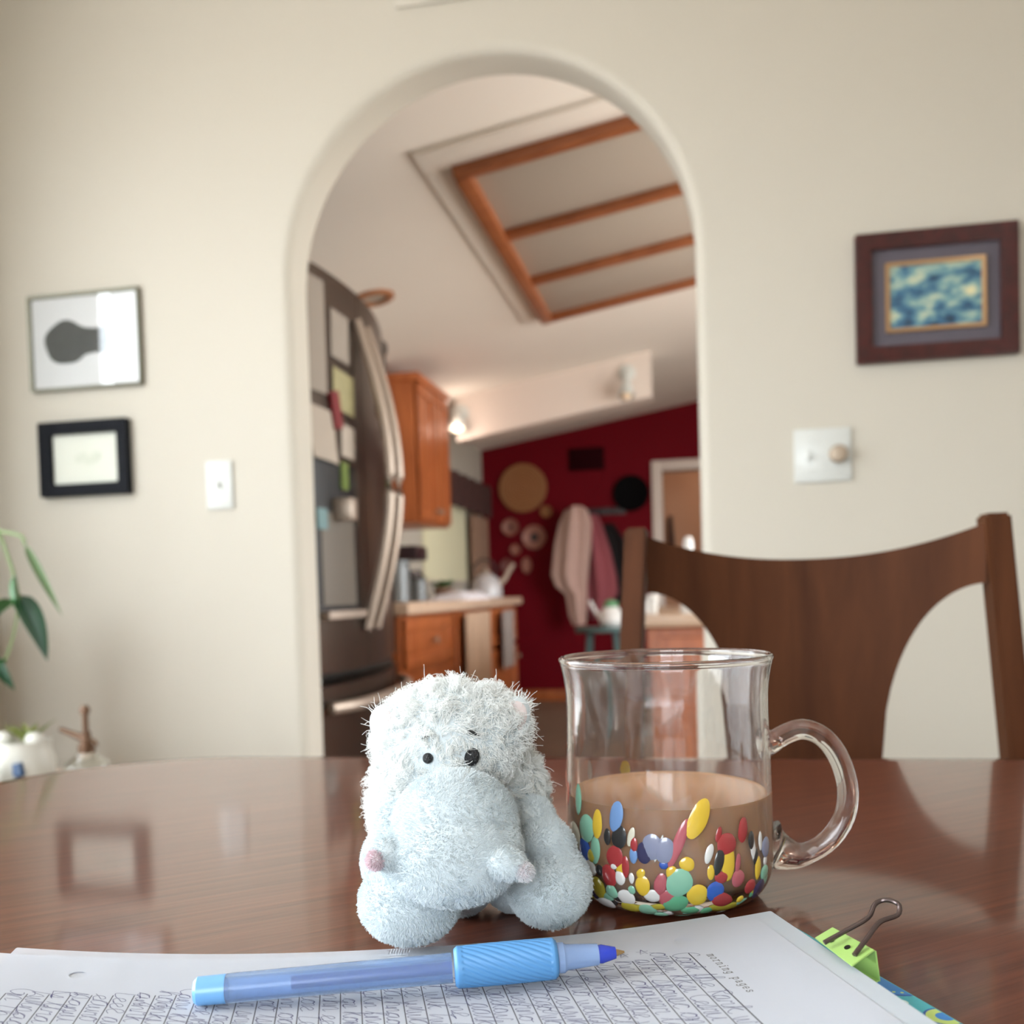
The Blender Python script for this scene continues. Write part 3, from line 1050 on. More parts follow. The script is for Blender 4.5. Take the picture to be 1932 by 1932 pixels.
# spot lamps on the beam
def spot(label, x, dz, lit):
    g = empty('spot_lamp', label, 'lamp', (x, 5.95, ceil(x) - .10))
    MB().lathe([(0, 0), (.05, 0), (.05, .015), (.04, .02), (0, .02)], 20, Matrix.Rotation(R(90), 4, 'X')).build('canopy', M_plate, g)
    MB().tube([(0, -.02, 0), (0, -.06, -.02), (0, -.07, dz)], .012, 8).build('arm', M_plate, g)
    M = Matrix.Translation((0, -.075, dz)) @ Matrix.Rotation(R(160), 4, 'X')
    MB().lathe([(0, -.03), (.022, -.03), (.035, 0), (.048, .07), (.044, .07), (.03, .0), (0, -.01)], 20, M).build('shade', M_plate, g)
    MB().ball((0, -.085, dz - .045), (.036, .036, .042), 2).build('bulb', mat('lit_bulb' if lit else 'unlit_bulb', c(255, 226, 196), .3, emit=2.2 if lit else 0.0), g)
    if lit:
        ld = bpy.data.lights.new('spot_lamp_light', 'POINT')
        ld.energy, ld.color, ld.shadow_soft_size = 3.2, (1, .80, .66), .05
        lo = bpy.data.objects.new('spot_lamp_light', ld)
        lo.location = (0, -.14, dz - .06)
        lo.parent = g
        COL.objects.link(lo)
    return g


spot('glowing spot lamp at the cabinet end of the ceiling beam', -1.44, -.05, True)
spot('unlit white spot lamp near the free end of the ceiling beam', -.41, -.09, False)

# ------------------------------------------------------------------ kitchen island and things on it
IS = empty('kitchen_island', 'low orange brown island with a beige top seen behind the chair', 'kitchen island', (0.45, 4.0, 0))
MB().box((-.64, -.56, .0), (.70, .9, .755), .004).build('body', M_oak, IS)
MB().box((-.68, -.60, .756), (.74, .94, .80), .008).build('top', M_counter, IS)
shaker_rows = ((-.60, .04), (.06, .66))
for a, e in shaker_rows:
    MB().box((a, -.578, .06), (e, -.561, .72), .004).build('panel', M_oak, IS)
M_cer = mat('white_ceramic', c(236, 234, 230), .25)
jarlike('lidded_jar', 'small white lidded jar at the island edge just inside the chair post', 'jar', -.168, 3.46, .80, [('body', [(0, 0), (.015, 0), (.018, .01), (.018, .048), (0, .048)], M_cer), ('lid', [(0, .049), (.022, .049), (.024, .06), (.018, .07), (0, .073)], M_cer)])
jarlike('spray_bottle', 'tall white bottle on the island against the arch edge', 'bottle', -.043, 3.47, .80, [('body', [(0, 0), (.03, 0), (.032, .01), (.032, .15), (.014, .18), (.014, .20), (0, .20)], M_cer), ('cap', [(0, .201), (.018, .201), (.018, .245), (.012, .265), (0, .268)], M_cer)])
jarlike('lidded_jar', 'white round topped jar half hidden by the chair post on the island', 'jar', -.205, 3.60, .80, [('body', [(0, 0), (.015, 0), (.018, .01), (.018, .03), (0, .03)], M_cer), ('lid', [(0, .031), (.016, .031), (.017, .045), (.01, .056), (0, .058)], M_cer)])
ST = empty('side_stool', 'teal painted stool in front of the hanging coats', 'stool', (-.60, 6.0, 0))
M_tealp = mat('teal_paint', c(72, 98, 96), .5)
MB().lathe(cyl(.17, .635, .665), 32).build('seat', M_tealp, ST)
for k in range(4):
    a = R(45 + 90 * k)
    MB().tube([(.11 * math.cos(a), .11 * math.sin(a), .636), (.17 * math.cos(a), .17 * math.sin(a), 0)], .014, 8).build('leg', M_tealp, ST)
MB().tube([(.14 * math.cos(t), .14 * math.sin(t), .3) for t in np.linspace(0, 2 * math.pi, 25)], .008, 6).build('foot_ring', M_tealp, ST)
WP = empty('pitcher', 'white pitcher with a green lid standing on the teal stool', 'pitcher', (-.545, 5.98, .666))
MB().lathe([(0, 0), (.055, 0), (.075, .03), (.07, .08), (.045, .12), (.04, .12), (0, .05)], 24).build('body', M_cer, WP)
MB().tube([(-.06, 0, .05), (-.10, 0, .10), (-.13, 0, .16)], [.016, .012, .010], 8).build('spout', M_cer, WP)
MB().lathe([(0, .12), (.046, .12), (.04, .15), (.015, .165), (0, .167)], 20).build('lid', mat('green_lid', c(96, 150, 104), .4), WP)

# ------------------------------------------------------------------ stand with plants beside the wall
SD = empty('plant_stand', 'low white stand carrying plants by the wall past the table corner', 'stand', (-1.385, 1.74, 0))
MB().box((-.30, -.20, .505), (.34, .20, .53), .005).build('top', M_white, SD)
for sx in (-.27, .31):
    for sy in (-.17, .17):
        MB().box((sx - .015, sy - .015, 0), (sx + .015, sy + .015, .505), .003).build('leg', M_white, SD)
MB().box((-.28, -.18, .15), (.32, .18, .165), .003).build('shelf', M_white, SD)

MI = empty('plant_mister', 'clear glass plant mister with a brass sprayer head on the white stand', 'plant mister', (-1.178, 1.70, .5305))
M_brass = mat('aged_brass', c(92, 66, 46), .45, .5, var=.15)
MB().lathe([(0, 0), (.030, 0), (.042, .012), (.046, .035), (.040, .055), (.022, .068), (.018, .075), (.0165, .075), (.020, .066), (.038, .053), (.044, .035), (.040, .013), (.029, .002), (0, .002)], 28).build('bottle', glass('mister_glass', (.97, .98, .95, 1), ior=1.35), MI)
MB().lathe([(0, .003), (.029, .003), (.0395, .014), (.0425, .030), (0, .030)], 28).build('water', glass('amber_water', (.93, .82, .66, 1), ior=1.33), MI)
MB().lathe([(0, .074), (.016, .074), (.016, .088), (.010, .095), (.009, .115), (0, .115)], 20).build('collar', M_brass, MI)
MB().tube([(0, 0, .112), (0, 0, .150)], [.006, .006], 10).build('plunger_rod', M_brass, MI)
MB().lathe([(0, .150), (.009, .150), (.010, .158), (.006, .166), (0, .167)], 16).build('plunger_knob', M_brass, MI)
MB().tube([(0, 0, .100), (-.028, 0, .110), (-.056, 0, .120)], [.009, .006, .0045], 10).build('nozzle', M_brass, MI)
MB().tube([(.004, 0, .100), (.018, 0, .098), (.024, 0, .088)], [.004, .0035, .003], 8).build('trigger', M_brass, MI)

M_offw = mat('offwhite_ceramic', c(196, 194, 184), .35)
PO = empty('potted_plant', 'lumpy white ceramic pot with a blue figure and a green sprig on the stand', 'plant', (-1.315, 1.70, .5305))
MB().lathe([(0, 0), (.040, 0), (.054, .02), (.057, .055), (.050, .085), (.052, .098), (.046, .098), (.044, .085), (0, .08)], 32).build('pot', M_offw, PO)
for dx in (-.034, .034):
    MB().ball((dx, -.012, .100), (.020, .016, .018), 2).build('pot_ear', M_offw, PO)
q = MB()
Mb = mat('cobalt_glaze', c(44, 76, 116), .3)
q.tube([(.024, -.0515, .062), (.028, -.0530, .04), (.026, -.0525, .025)], [.009, .011, .006], 10)
q.tube([(.026, -.0525, .030), (.036, -.048, .018), (.042, -.043, .012)], [.006, .005, .004], 8)
q.build('blue_figure', Mb, PO)
for k in range(9):
    a = k * 2.4
    leaf(PO, (.01, 0, .085), (math.cos(a) * .5, math.sin(a) * .5, 1), .05 + .01 * (k % 3), .018, mat('olive_leaf', c(110, 120, 52), .5, var=.2) if k == 0 else bpy.data.materials['olive_leaf'])
BO = jarlike('glass_bottle', 'squat grey green bottle standing in front of the lumpy white pot', 'bottle', -1.335, 1.60, .5305, [('body', [(0, 0), (.026, 0), (.030, .01), (.030, .05), (.014, .07), (0, .07)], mat('grey_green_glaze', c(128, 136, 120), .3)), ('stopper', cyl(.012, .0705, .085, .002), M_brass)])
DS = empty('saucer', 'pale saucer on the stand in front of the lumpy white pot', 'saucer', (-1.235, 1.56, .5305))
MB().lathe([(0, 0), (.03, 0), (.055, .014), (.052, .016), (.03, .004), (0, .004)], 28).build('body', mat('blush_ceramic', c(226, 206, 196), .3), DS)

PT = empty('pothos_plant', 'trailing pothos plant with dark heart shaped leaves at the picture edge', 'plant', (-1.585, 1.80, .5305))
MB().lathe([(0, 0), (.08, 0), (.106, .30), (.112, .33), (.104, .33), (.098, .295), (0, .295)], 28).build('pot', mat('terracotta_pot', c(168, 104, 76), .8), PT)


def vine(pts, r=.0032):
    loc = Vector((-1.585, 1.80, .5305))
    P = [Vector(p) - loc for p in pts]
    out = []
    for i in range(len(P) - 1):
        for t in (0, .25, .5, .75):
            p0, p1, p2, p3 = P[max(i - 1, 0)], P[i], P[i + 1], P[min(i + 2, len(P) - 1)]
            out.append(.5 * ((2 * p1) + (p2 - p0) * t + (2 * p0 - 5 * p1 + 4 * p2 - p3) * t * t + (3 * p1 - p0 - 3 * p2 + p3) * t ** 3))
    out.append(P[-1])
    MB().tube(out, r, 8).build('stem', M_stem, PT)


def pleaf(base, d, ln, wd, m, roll=0, droop=.3):
    leaf(PT, Vector(base) - Vector((-1.585, 1.80, .5305)), d, ln, wd, m, roll, droop)


vine([(-1.57, 1.75, .83), (-1.52, 1.72, .95), (-1.43, 1.71, 1.10), (-1.36, 1.70, 1.06), (-1.322, 1.70, .965), (-1.310, 1.70, .905)])
vine([(-1.56, 1.73, .83), (-1.47, 1.70, .93), (-1.37, 1.68, 1.03), (-1.29, 1.68, 1.03), (-1.277, 1.68, 1.01)])
vine([(-1.57, 1.73, .83), (-1.50, 1.70, .90), (-1.42, 1.69, .87), (-1.38, 1.69, .80)])
vine([(-1.31, 1.70, .905), (-1.325, 1.70, .84), (-1.345, 1.70, .79)], .0022)
pleaf((-1.312, 1.70, .915), (.62, -.1, -.85), .135, .046, M_leafd, .4)
pleaf((-1.316, 1.70, .955), (.06, -.35, -1), .095, .036, M_leaf, .9)
pleaf((-1.318, 1.70, .905), (-.8, -.25, -.45), .10, .05, M_leaf, .2)
pleaf((-1.277, 1.68, 1.012), (.48, .05, -1), .155, .016, mat('pale_leaf', c(92, 116, 74), .6, var=.15), 1.2, .05)
pleaf((-1.38, 1.69, .80), (.75, -.1, -.75), .085, .028, M_leafd, .8)
pleaf((-1.345, 1.70, .79), (-.6, -.2, -.7), .07, .035, M_leaf, .3)
pleaf((-1.42, 1.70, 1.10), (-.2, -.6, -.5), .11, .08, M_leaf, .2)
pleaf((-1.47, 1.71, 1.02), (-.6, -.3, -.3), .11, .08, M_leafd, .1)
pleaf((-1.52, 1.70, .86), (-.3, -.8, -.2), .12, .085, M_leaf, .0)
pleaf((-1.47, 1.70, .80), (.2, -.7, -.5), .11, .08, M_leafd, .0)
for k in range(7):
    a = k * .9
    pleaf((-1.59 + .06 * math.cos(a), 1.76 + .06 * math.sin(a), .84), (math.cos(a), math.sin(a), .9), .12, .085, M_leaf if k % 2 else M_leafd)

# ------------------------------------------------------------------ glass mug, coffee
MUG = empty('glass_mug', 'clear glass mug with bright confetti flecks around its lower half', 'mug', (-.0174, .4526, .7503), (0, 0, R(11)))
ang0 = R(11)
OUT = [(.033, 0), (.0395, .0022), (.0437, .0068), (.0460, .0135), (.0466, .021), (.0466, .031), (.0463, .0575), (.0456, .0865), (.0463, .0985), (.048, .107)]


def spline(P, n=6):
    P = [Vector((a, b, 0)) for a, b in P]
    out = []
    for i in range(len(P) - 1):
        for k in range(n):
            t = k / n
            p0, p1, p2, p3 = P[max(i - 1, 0)], P[i], P[i + 1], P[min(i + 2, len(P) - 1)]
            v = .5 * ((2 * p1) + (p2 - p0) * t + (2 * p0 - 5 * p1 + 4 * p2 - p3) * t * t + (3 * p1 - p0 - 3 * p2 + p3) * t ** 3)
            out.append((v.x, v.y))
    out.append((P[-1].x, P[-1].y))
    return out


outer = spline(OUT)
WT = .0021
inner = spline([(.0, .0095), (.030, .0095), (.0372, .0108), (.0415, .0138), (.0438, .0182), (.0445, .023), (.0445, .031), (.0442, .0575), (.0435, .0865), (.0443, .0985), (.0462, .1062)])
M_mug = glass('clear_glass', (1, 1, 1, 1), ior=1.47)
# thin dried film on the glass, in smears
nt = M_mug.node_tree
tc = nt.nodes.new('ShaderNodeTexCoord')
mp = nt.nodes.new('ShaderNodeMapping')
mp.inputs['Scale'].default_value = (28, 28, 10)
nz = nt.nodes.new('ShaderNodeTexNoise')
nz.inputs['Detail'].default_value = 6
nz.inputs['Distortion'].default_value = 1.5
mr = nt.nodes.new('ShaderNodeMapRange')
mr.inputs['From Min'].default_value, mr.inputs['From Max'].default_value = .45, .8
mr.inputs['To Min'].default_value, mr.inputs['To Max'].default_value = .0, .09
df = nt.nodes.new('ShaderNodeBsdfDiffuse')
df.inputs['Color'].default_value = (.9, .88, .86, 1)
ms = nt.nodes.new('ShaderNodeMixShader')
nt.links.new(tc.outputs['Object'], mp.inputs['Vector'])
nt.links.new(mp.outputs['Vector'], nz.inputs['Vector'])
nt.links.new(nz.outputs['Fac'], mr.inputs['Value'])
nt.links.new(mr.outputs['Result'], ms.inputs[0])
nt.links.new(nt.nodes['Principled BSDF'].outputs[0], ms.inputs[1])
nt.links.new(df.outputs[0], ms.inputs[2])
nt.links.new(ms.outputs[0], nt.nodes['Material Output'].inputs['Surface'])
rim = [(.0484, .1076), (.0485, .1084), (.0480, .1092), (.0472, .1095), (.0464, .1091), (.0460, .1083), (.0461, .1072)]
MB().lathe([(0, .0012), (.030, .0012)] + outer + rim + inner[::-1], 96).build('body', M_mug, MUG, angle=80)
hp = [(.0445, .0672), (.0490, .0683), (.0545, .0712), (.0620, .0733), (.0700, .0708), (.0765, .0640), (.0810, .0540), (.0828, .0430), (.0808, .0320), (.0745, .0225), (.0660, .0168), (.0580, .0150), (.0500, .0175), (.0455, .0195)]
hp = spline(hp, 3)
rads, fl_ = [], []
for i, (a, z) in enumerate(hp):
    t = i / (len(hp) - 1)
    r = .0047
    if t < .10:
        r += .0025 * (1 - t / .10)
    if t > .76:
        r += .0082 * ((t - .76) / .24) ** 1.6
    rads.append(r)
    fl_.append(1.0 if t < .76 else 1 - .5 * ((t - .76) / .24))
MB().tube([(a, 0, z) for a, z in hp], rads, 18, up=(0, 1, 0)).build('handle', M_mug, MUG, angle=80)

SPOT = dict(mint=c(140, 200, 172), yellow=c(236, 196, 44), cream=c(232, 226, 206), blue=c(36, 88, 190), olive=c(190, 176, 40), sky=c(116, 158, 216), black=c(14, 12, 16), red=c(172, 34, 40), navy=c(30, 26, 84), slate=c(140, 146, 176), white=c(236, 234, 232), rose=c(190, 88, 100), green=c(96, 178, 134), coral=c(240, 136, 112))
SPM = {k_: mat('fleck_' + k_, tuple(x * .82 + .03 for x in v_[:3]) + (1,), .18, var=.08, scale=120, coat=.6) for k_, v_ in SPOT.items()}
zs_o = np.array([p[1] for p in outer])
rs_o = np.array([p[0] for p in outer])
arc = np.concatenate([[0], np.cumsum(np.hypot(np.diff(rs_o), np.diff(zs_o)))])


def fleck(th, zmm, hw, hh, tilt, col, push=0.0):
    """domed oval of coloured glass fused on the outer wall; th in world degrees, sizes in mm"""
    t0 = R(th) - ang0
    s0 = np.interp(zmm / 1000, zs_o, arc)
    r0 = np.interp(s0, arc, rs_o)
    hw, hh = hw * (1.12 if hh < 1.5 * hw else .95) / 1000, hh * 1.12 / 1000
    q = MB()
    rings = []
    ct, st = math.cos(R(-tilt)), math.sin(R(-tilt))
    w1, w2 = rng.uniform(0, 6.28), rng.uniform(.02, .08)
    wob = [1 + w2 * math.sin(2 * math.pi * k / 22 * 3 + w1) for k in range(22)]
    for f, dome in ((0, .42), (.45, .36), (.8, .22), (1.0, -.12)):
        ring = []
        for k in range(1 if f == 0 else 22):
            a = 2 * math.pi * k / 22
            x, y = hw * f * math.cos(a) * (wob[k] if f else 1), hh * f * math.sin(a)
            xx, yy = x * ct - y * st, x * st + y * ct
            s = s0 + yy
            z = np.interp(s, arc, zs_o)
            r = np.interp(s, arc, rs_o)
            ds = .0008
            tr, tz = np.interp(s + ds, arc, rs_o) - np.interp(s - ds, arc, rs_o), np.interp(s + ds, arc, zs_o) - np.interp(s - ds, arc, zs_o)
            ln = math.hypot(tr, tz) or 1
            nr, nz_ = tz / ln, -tr / ln
            h = dome * .001 * min(1, hw / .002) + push
            rr = r + nr * h
            tt = t0 + xx / max(r, .02)
            ring.append(q.bm.verts.new((rr * math.cos(tt), rr * math.sin(tt), max(z + nz_ * h, .0002))))
        rings.append(ring)
    for k in range(22):
        q.bm.faces.new((rings[0][0], rings[1][k], rings[1][(k + 1) % 22]))
        for i in (1, 2):
            q.bm.faces.new((rings[i][k], rings[i + 1][k], rings[i + 1][(k + 1) % 22], rings[i][(k + 1) % 22]))
    return q.build('glass_fleck', SPM[col], MUG, angle=80)


FLECKS = [(-145,48,2.97,6.29,3,'mint'),(-137.3,36.4,4.69,5.67,15,'mint'),(-128.2,39.6,2.98,5.78,5,'yellow'),(-150.8,30.2,5.46,6.41,0,'cream'),(-139.8,26.3,3.98,5.13,0,'blue'),(-130.3,27.9,3.13,5.45,5,'mint'),(-133.3,25.1,2.43,2.54,0,'olive'),(-115.6,44.2,3.31,6.07,12,'sky'),(-121.6,34.9,1.88,3.26,0,'black'),(-114.3,35.5,3.16,4.57,10,'black'),(-107.4,36.3,1.53,3.78,15,'cream'),(-105.8,33.3,1.71,2.65,0,'red'),(-106.4,28.4,1.93,3.04,0,'sky'),(-100.5,30,2.92,4.16,0,'navy'),(-96.3,32.7,3.82,4.9,0,'slate'),(-90.1,31.4,3.58,4.9,10,'slate'),(-93,32.1,0.85,5.46,18,'white'),(-83,34.4,2.46,9.78,22,'rose'),(-117,26.8,3.63,4.41,5,'red'),(-117.7,22.8,1.38,1.15,0,'white'),(-136.4,19.3,4.78,3.35,0,'white'),(-127.6,19.7,2.16,2.14,0,'black'),(-121.1,18.2,3.39,4.45,-10,'red'),(-120.4,11.4,2.65,2.92,0,'mint'),(-114.1,21.9,1.98,3.26,5,'yellow'),(-111,23.2,1.91,4.2,0,'red'),(-114.3,18.3,2.1,2.89,-5,'white'),(-107.6,18.8,1.24,2.1,0,'white'),(-130.6,11.1,4.05,4.93,0,'olive'),(-102.6,21,1.59,2.09,20,'yellow'),(-101.8,15.9,2.78,4.01,0,'yellow'),(-107.9,13.7,1.45,1.73,0,'mint'),(-92.6,17,2.87,4.57,10,'rose'),(-86.9,22.3,1.89,2.46,25,'yellow'),(-79,25.7,2.88,2.65,30,'yellow'),(-83.2,17.9,4.77,5.51,25,'mint'),(-97.2,11.7,3.12,2.68,0,'white'),(-111.9,9.5,3.68,3.49,0,'white'),(-111.3,4.8,3.91,3.05,0,'olive'),(-129,3.9,5.05,3.34,-20,'white'),(-89,10.4,3.45,3.83,0,'rose'),(-85.4,8.4,5,3.92,-15,'green'),(-101.1,4.3,3.62,3.5,0,'mint'),(-93.6,2.7,2.94,1.64,0,'mint'),(-90.8,25.2,1.7,1.51,0,'blue'),(-135.3,14.3,1.93,2.77,0,'olive'),(-73.6,12.2,3.89,4.32,0,'yellow'),(-72.7,44.3,4.22,8.07,25,'yellow'),(-61.7,37,1.52,3.04,15,'red'),(-67.3,29.4,1.85,3.8,18,'white'),(-57.2,32.6,4.15,4.21,25,'red'),(-62.1,25.7,2.39,5.16,15,'black'),(-56.4,24.4,3.51,6.93,5,'yellow'),(-60.6,18.9,2.89,2.31,0,'red'),(-46.4,37.4,2.9,4.83,8,'red'),(-40.5,32.3,2.06,3.52,0,'black'),(-38.8,29.1,1.99,5.89,-8,'white'),(-36.7,24.6,1.77,3.16,8,'black'),(-32.1,30.6,1.63,3.76,0,'white'),(-26.1,26.9,3.61,4.01,0,'slate'),(-50.3,23.7,1.55,3.88,8,'rose'),(-50.2,17.2,3.12,3.31,15,'rose'),(-66.6,21.6,1.77,2.87,0,'yellow'),(-35,19.4,2.42,4.56,3,'yellow'),(-26.5,21.1,1.78,2.01,0,'white'),(-26.8,15.9,3.52,3.02,5,'mint'),(-64,13.1,3.55,4.05,0,'blue'),(-59.5,9,5.01,3.04,25,'red'),(-56.3,4.2,6.45,2.36,15,'olive'),(-46.3,7.3,1.83,1.66,0,'yellow'),(-40.4,12.2,3.37,2.97,15,'red'),(-30.7,9.1,4.29,4.35,25,'navy'),(-25.3,12.4,3.22,3.24,15,'mint'),(-76.4,4.9,3.78,2.1,0,'green'),(-67.3,4.2,2.54,2.11,-10,'green')]
for n_, f in enumerate(FLECKS):
    fleck(*f, push=.00012 * (n_ % 4))
names = list(SPOT)
for k in range(70):
    th = rng.uniform(28, 205)
    z = rng.uniform(2, 40) if k % 3 else rng.uniform(2, 20)
    fleck(th, z, rng.uniform(1.4, 3.4), rng.uniform(2, 5), rng.uniform(-15, 25), rng.choice(names))
for k in range(26):
    fleck(-148 + 4.6 * k + rng.uniform(-3, 3), rng.uniform(.8, 8.5), rng.uniform(2.0, 4.2), rng.uniform(1.3, 2.4), rng.uniform(-25, 25), rng.choice(('olive', 'white', 'mint', 'green', 'olive', 'navy', 'rose', 'black')), -.0001)
for th, z, a, b_, col in ((-162, 48, 2.0, 5.5, 'coral'), (-178, 52, 2.6, 6, 'coral'), (150, 52, 2.0, 4.5, 'white'), (120, 50, 2.6, 3.4, 'yellow')):
    fleck(th, z, a, b_, 5, col)

CL = .0472                              # coffee level
ci = [(r + .00012 if r > .001 else 0, z - .0001) for r, z in inner if z < CL]
rc = float(np.interp(CL, [p[1] for p in inner[6:]], [p[0] for p in inner[6:]])) + .00012
cf = MB().lathe(ci + [(rc, CL + .0006), (rc - .0008, CL + .0001), (rc - .003, CL - .0002), (0, CL - .0003)], 96).build('coffee', mat('milky_coffee', c(218, 168, 130), .18, var=.02, scale=30, spec=.4, sss=.35), None, angle=60)
cf.location = MUG.location
tag(cf, 'milky tan coffee half filling the confetti flecked glass mug', 'coffee')

# ------------------------------------------------------------------ folder, sheets, handwriting
FOC = Vector((.0255, .4195))
fu, fv = Vector((-.887, -.462)), Vector((.454, -.891))


def fpt(a, b_, z):
    p = FOC + fu * a + fv * b_
    return (p.x, p.y, z)


FD = empty('folder', 'teal folder printed with blue circles lying under the handwritten sheets', 'folder', (0, 0, 0))
ol = []
FL_, FW_ = .30, .24
corner = [((.012, .012), 180, 270), ((FL_ - .012, .012), 270, 360), ((FL_ - .012, FW_ - .012), 0, 90), ((.012, FW_ - .012), 90, 180)]
for (cx, cy), a0, a1 in corner:
    for k in range(7):
        a = R(a0 + (a1 - a0) * k / 6)
        ol.append((cx + .012 * math.cos(a), cy + .012 * math.sin(a)))
q = MB()
lo = [q.bm.verts.new(fpt(a, b_, .7504)) for a, b_ in ol]
hi = [q.bm.verts.new(fpt(a, b_, .7524)) for a, b_ in ol]
for i in range(len(ol)):
    j = (i + 1) % len(ol)
    q.bm.faces.new((lo[i], lo[j], hi[j], hi[i]))
q.bm.faces.new(lo)
q.bm.faces.new(hi)
q.build('cover', mat('teal_cover', c(72, 178, 192), .4, var=.08, scale=90), FD)
PR = {n_: mat('print_' + n_, col_, .45, var=.03) for n_, col_ in dict(blue=c(58, 132, 204), navy=c(40, 92, 170), pale=c(206, 232, 226), lime=c(190, 214, 120), aqua=c(110, 206, 206)).items()}


def ring_print(a, b_, r0, r1, m, z):
    q = MB()
    n = 28
    A = [fpt(max(a + r0 * math.cos(2 * math.pi * k / n), .0004), b_ + r0 * math.sin(2 * math.pi * k / n), z) for k in range(n)]
    B = [fpt(max(a + r1 * math.cos(2 * math.pi * k / n), .0004), b_ + r1 * math.sin(2 * math.pi * k / n), z) for k in range(n)]
    va, vb = [q.bm.verts.new(p) for p in A], [q.bm.verts.new(p) for p in B]
    for k in range(n):
        q.bm.faces.new((va[k], va[(k + 1) % n], vb[(k + 1) % n], vb[k]))
    q.build('printed_circle', m, FD)


def motif(a, b_, r, c1, c2):
    z = .75243
    ring_print(a, b_, .0001, r, c1, z)
    ring_print(a, b_, r * .88, r, PR['navy'], z + .00002)
    ring_print(a, b_, .0001, r * .45, c2, z + .00002)
    for k in range(16):
        t = 2 * math.pi * k / 16
        ring_print(a + r * .7 * math.cos(t), b_ + r * .7 * math.sin(t), .0001, r * .06, PR['lime'], z + .00003)


motif(-.0005, .0800, .0095, PR['blue'], PR['blue'])
motif(.0015, .1060, .0065, PR['lime'], PR['blue'])
motif(.015, .155, .012, PR['blue'], PR['lime'])
motif(.030, .022, .010, PR['blue'], PR['aqua'])
motif(.085, .012, .008, PR['lime'], PR['blue'])
for a, b_ in ((.0066, .0690), (.0072, .0925), (.0072, .1120), (.012, .045), (.06, .008), (.105, .010), (.045, .010), (.14, .008)):
    ring_print(a, b_, .0001, .0022, PR['pale'], .75244)
    ring_print(a, b_, .0008, .0013, PR['blue'], .75246)

PA, PB = Vector((.0167, .3883)), Vector((-.2517, .3171))
PLEN = (PB - PA).length
ud = (PB - PA).normalized()


def page(u, v, dz=0.0):
    """metres from the heading edge (u) and from the punched edge (v) -> point on the curling stack"""
    t = u / PLEN
    a = R(22.5 - 3.0 * t)
    p = PA + ud * u + Vector((math.sin(a), -math.cos(a))) * v
    z = .7538 + .0078 * abs(2 * t - 1) ** 2.2
    return Vector((p.x, p.y, z + dz))


def sheet(label, u0, u1, v0, v1, dz, holes=(), r=.004, skew=0.0):
    pts, edges = [], []

    def loop(L):
        s = len(pts)
        pts.extend(L)
        edges.extend((s + i, s + (i + 1) % len(L)) for i in range(len(L)))
    outl = []
    for (cx, cy), a0 in (((u0 + r, v0 + r), 180), ((u1 - r, v0 + r), 270), ((u1 - r, v1 - r), 0), ((u0 + r, v1 - r), 90)):
        outl += [(cx + r * math.cos(R(a0 + 18 * k)), cy + r * math.sin(R(a0 + 18 * k))) for k in range(6)]
    # subdivide the long sides so the sheet can curl
    full = []
    for i in range(len(outl)):
        p, n_ = Vector(outl[i]), Vector(outl[(i + 1) % len(outl)])
        m_ = max(1, int((n_ - p).length / .008))
        full += [tuple(p.lerp(n_, k / m_)) for k in range(m_)]
    loop(full)
    for hu, hv in holes:
        loop([(hu + .0032 * math.cos(2 * math.pi * k / 20), hv + .0032 * math.sin(2 * math.pi * k / 20)) for k in range(20)])
    for i in range(1, 34):
        for j in range(1, 10):
            p = (u0 + (u1 - u0) * i / 34, v0 + (v1 - v0) * j / 10)
            if all(math.hypot(p[0] - a, p[1] - b_) > .0055 for a, b_ in holes):
                pts.append(p)
    res = delaunay_2d_cdt([Vector(p) for p in pts], edges, [], 0, 1e-6)
    vco, tris = res[0], res[2]
    q = MB()
    vs = [q.bm.verts.new(page(p.x, p.y + skew * p.x, dz)) for p in vco]
    for t in tris:
        cxy = sum((vco[i] for i in t), Vector((0, 0))) / len(t)
        if any(math.hypot(cxy.x - a, cxy.y - b_) < .0031 for a, b_ in holes):
            continue
        if not (u0 - 1e-5 <= cxy.x <= u1 + 1e-5):
            continue
        q.bm.faces.new([vs[i] for i in t])
    ext = bmesh.ops.solidify(q.bm, geom=list(q.bm.faces), thickness=.00012)
    o = q.build('paper_sheet', M_paper, None, angle=30)
    return tag(o, label, 'paper')


HOLES = [(.033, .0142), (.1425, .0155), (.2515, .0168)]
top = sheet('white punched sheet covered in handwriting, uppermost of the pile', 0, PLEN + .014, 0, .216, 0.0, HOLES)
sheet('white sheet shifted toward the green clip, second in the pile', -.0082, PLEN - .009, -.0022, .2135, -.0004, [(h_[0] - .009, h_[1] - .002) for h_ in HOLES], r=.0008)
sheet('white sheet poking out behind the punched corner of the pile', .008, PLEN + .0035, -.0085, .205, -.0008, [], r=.0008, skew=0)

# printing and handwriting lie on the top sheet
M_rule = mat('grey_rule_ink', c(62, 62, 70), .7, var=.05)
M_pen = mat('blue_black_ink', c(64, 62, 110), .6, var=.35, scale=60)
M_type = mat('typewriter_ink', c(92, 88, 84), .7, var=.1)


def ribbon(q, uv, width, dz=.00006):
    """flat inked line through page points"""
    n = len(uv)
    L, Rr = [], []
    for i in range(n):
        a, b_ = uv[max(i - 1, 0)], uv[min(i + 1, n - 1)]
        d = Vector((b_[0] - a[0], b_[1] - a[1]))
        if d.length < 1e-9:
            d = Vector((1, 0))
        d.normalize()
        nx, ny = -d.y * width / 2, d.x * width / 2
        L.append(q.bm.verts.new(page(uv[i][0] + nx, uv[i][1] + ny, dz)))
        Rr.append(q.bm.verts.new(page(uv[i][0] - nx, uv[i][1] - ny, dz)))
    for i in range(n - 1):
        q.bm.faces.new((L[i], L[i + 1], Rr[i + 1], Rr[i]))


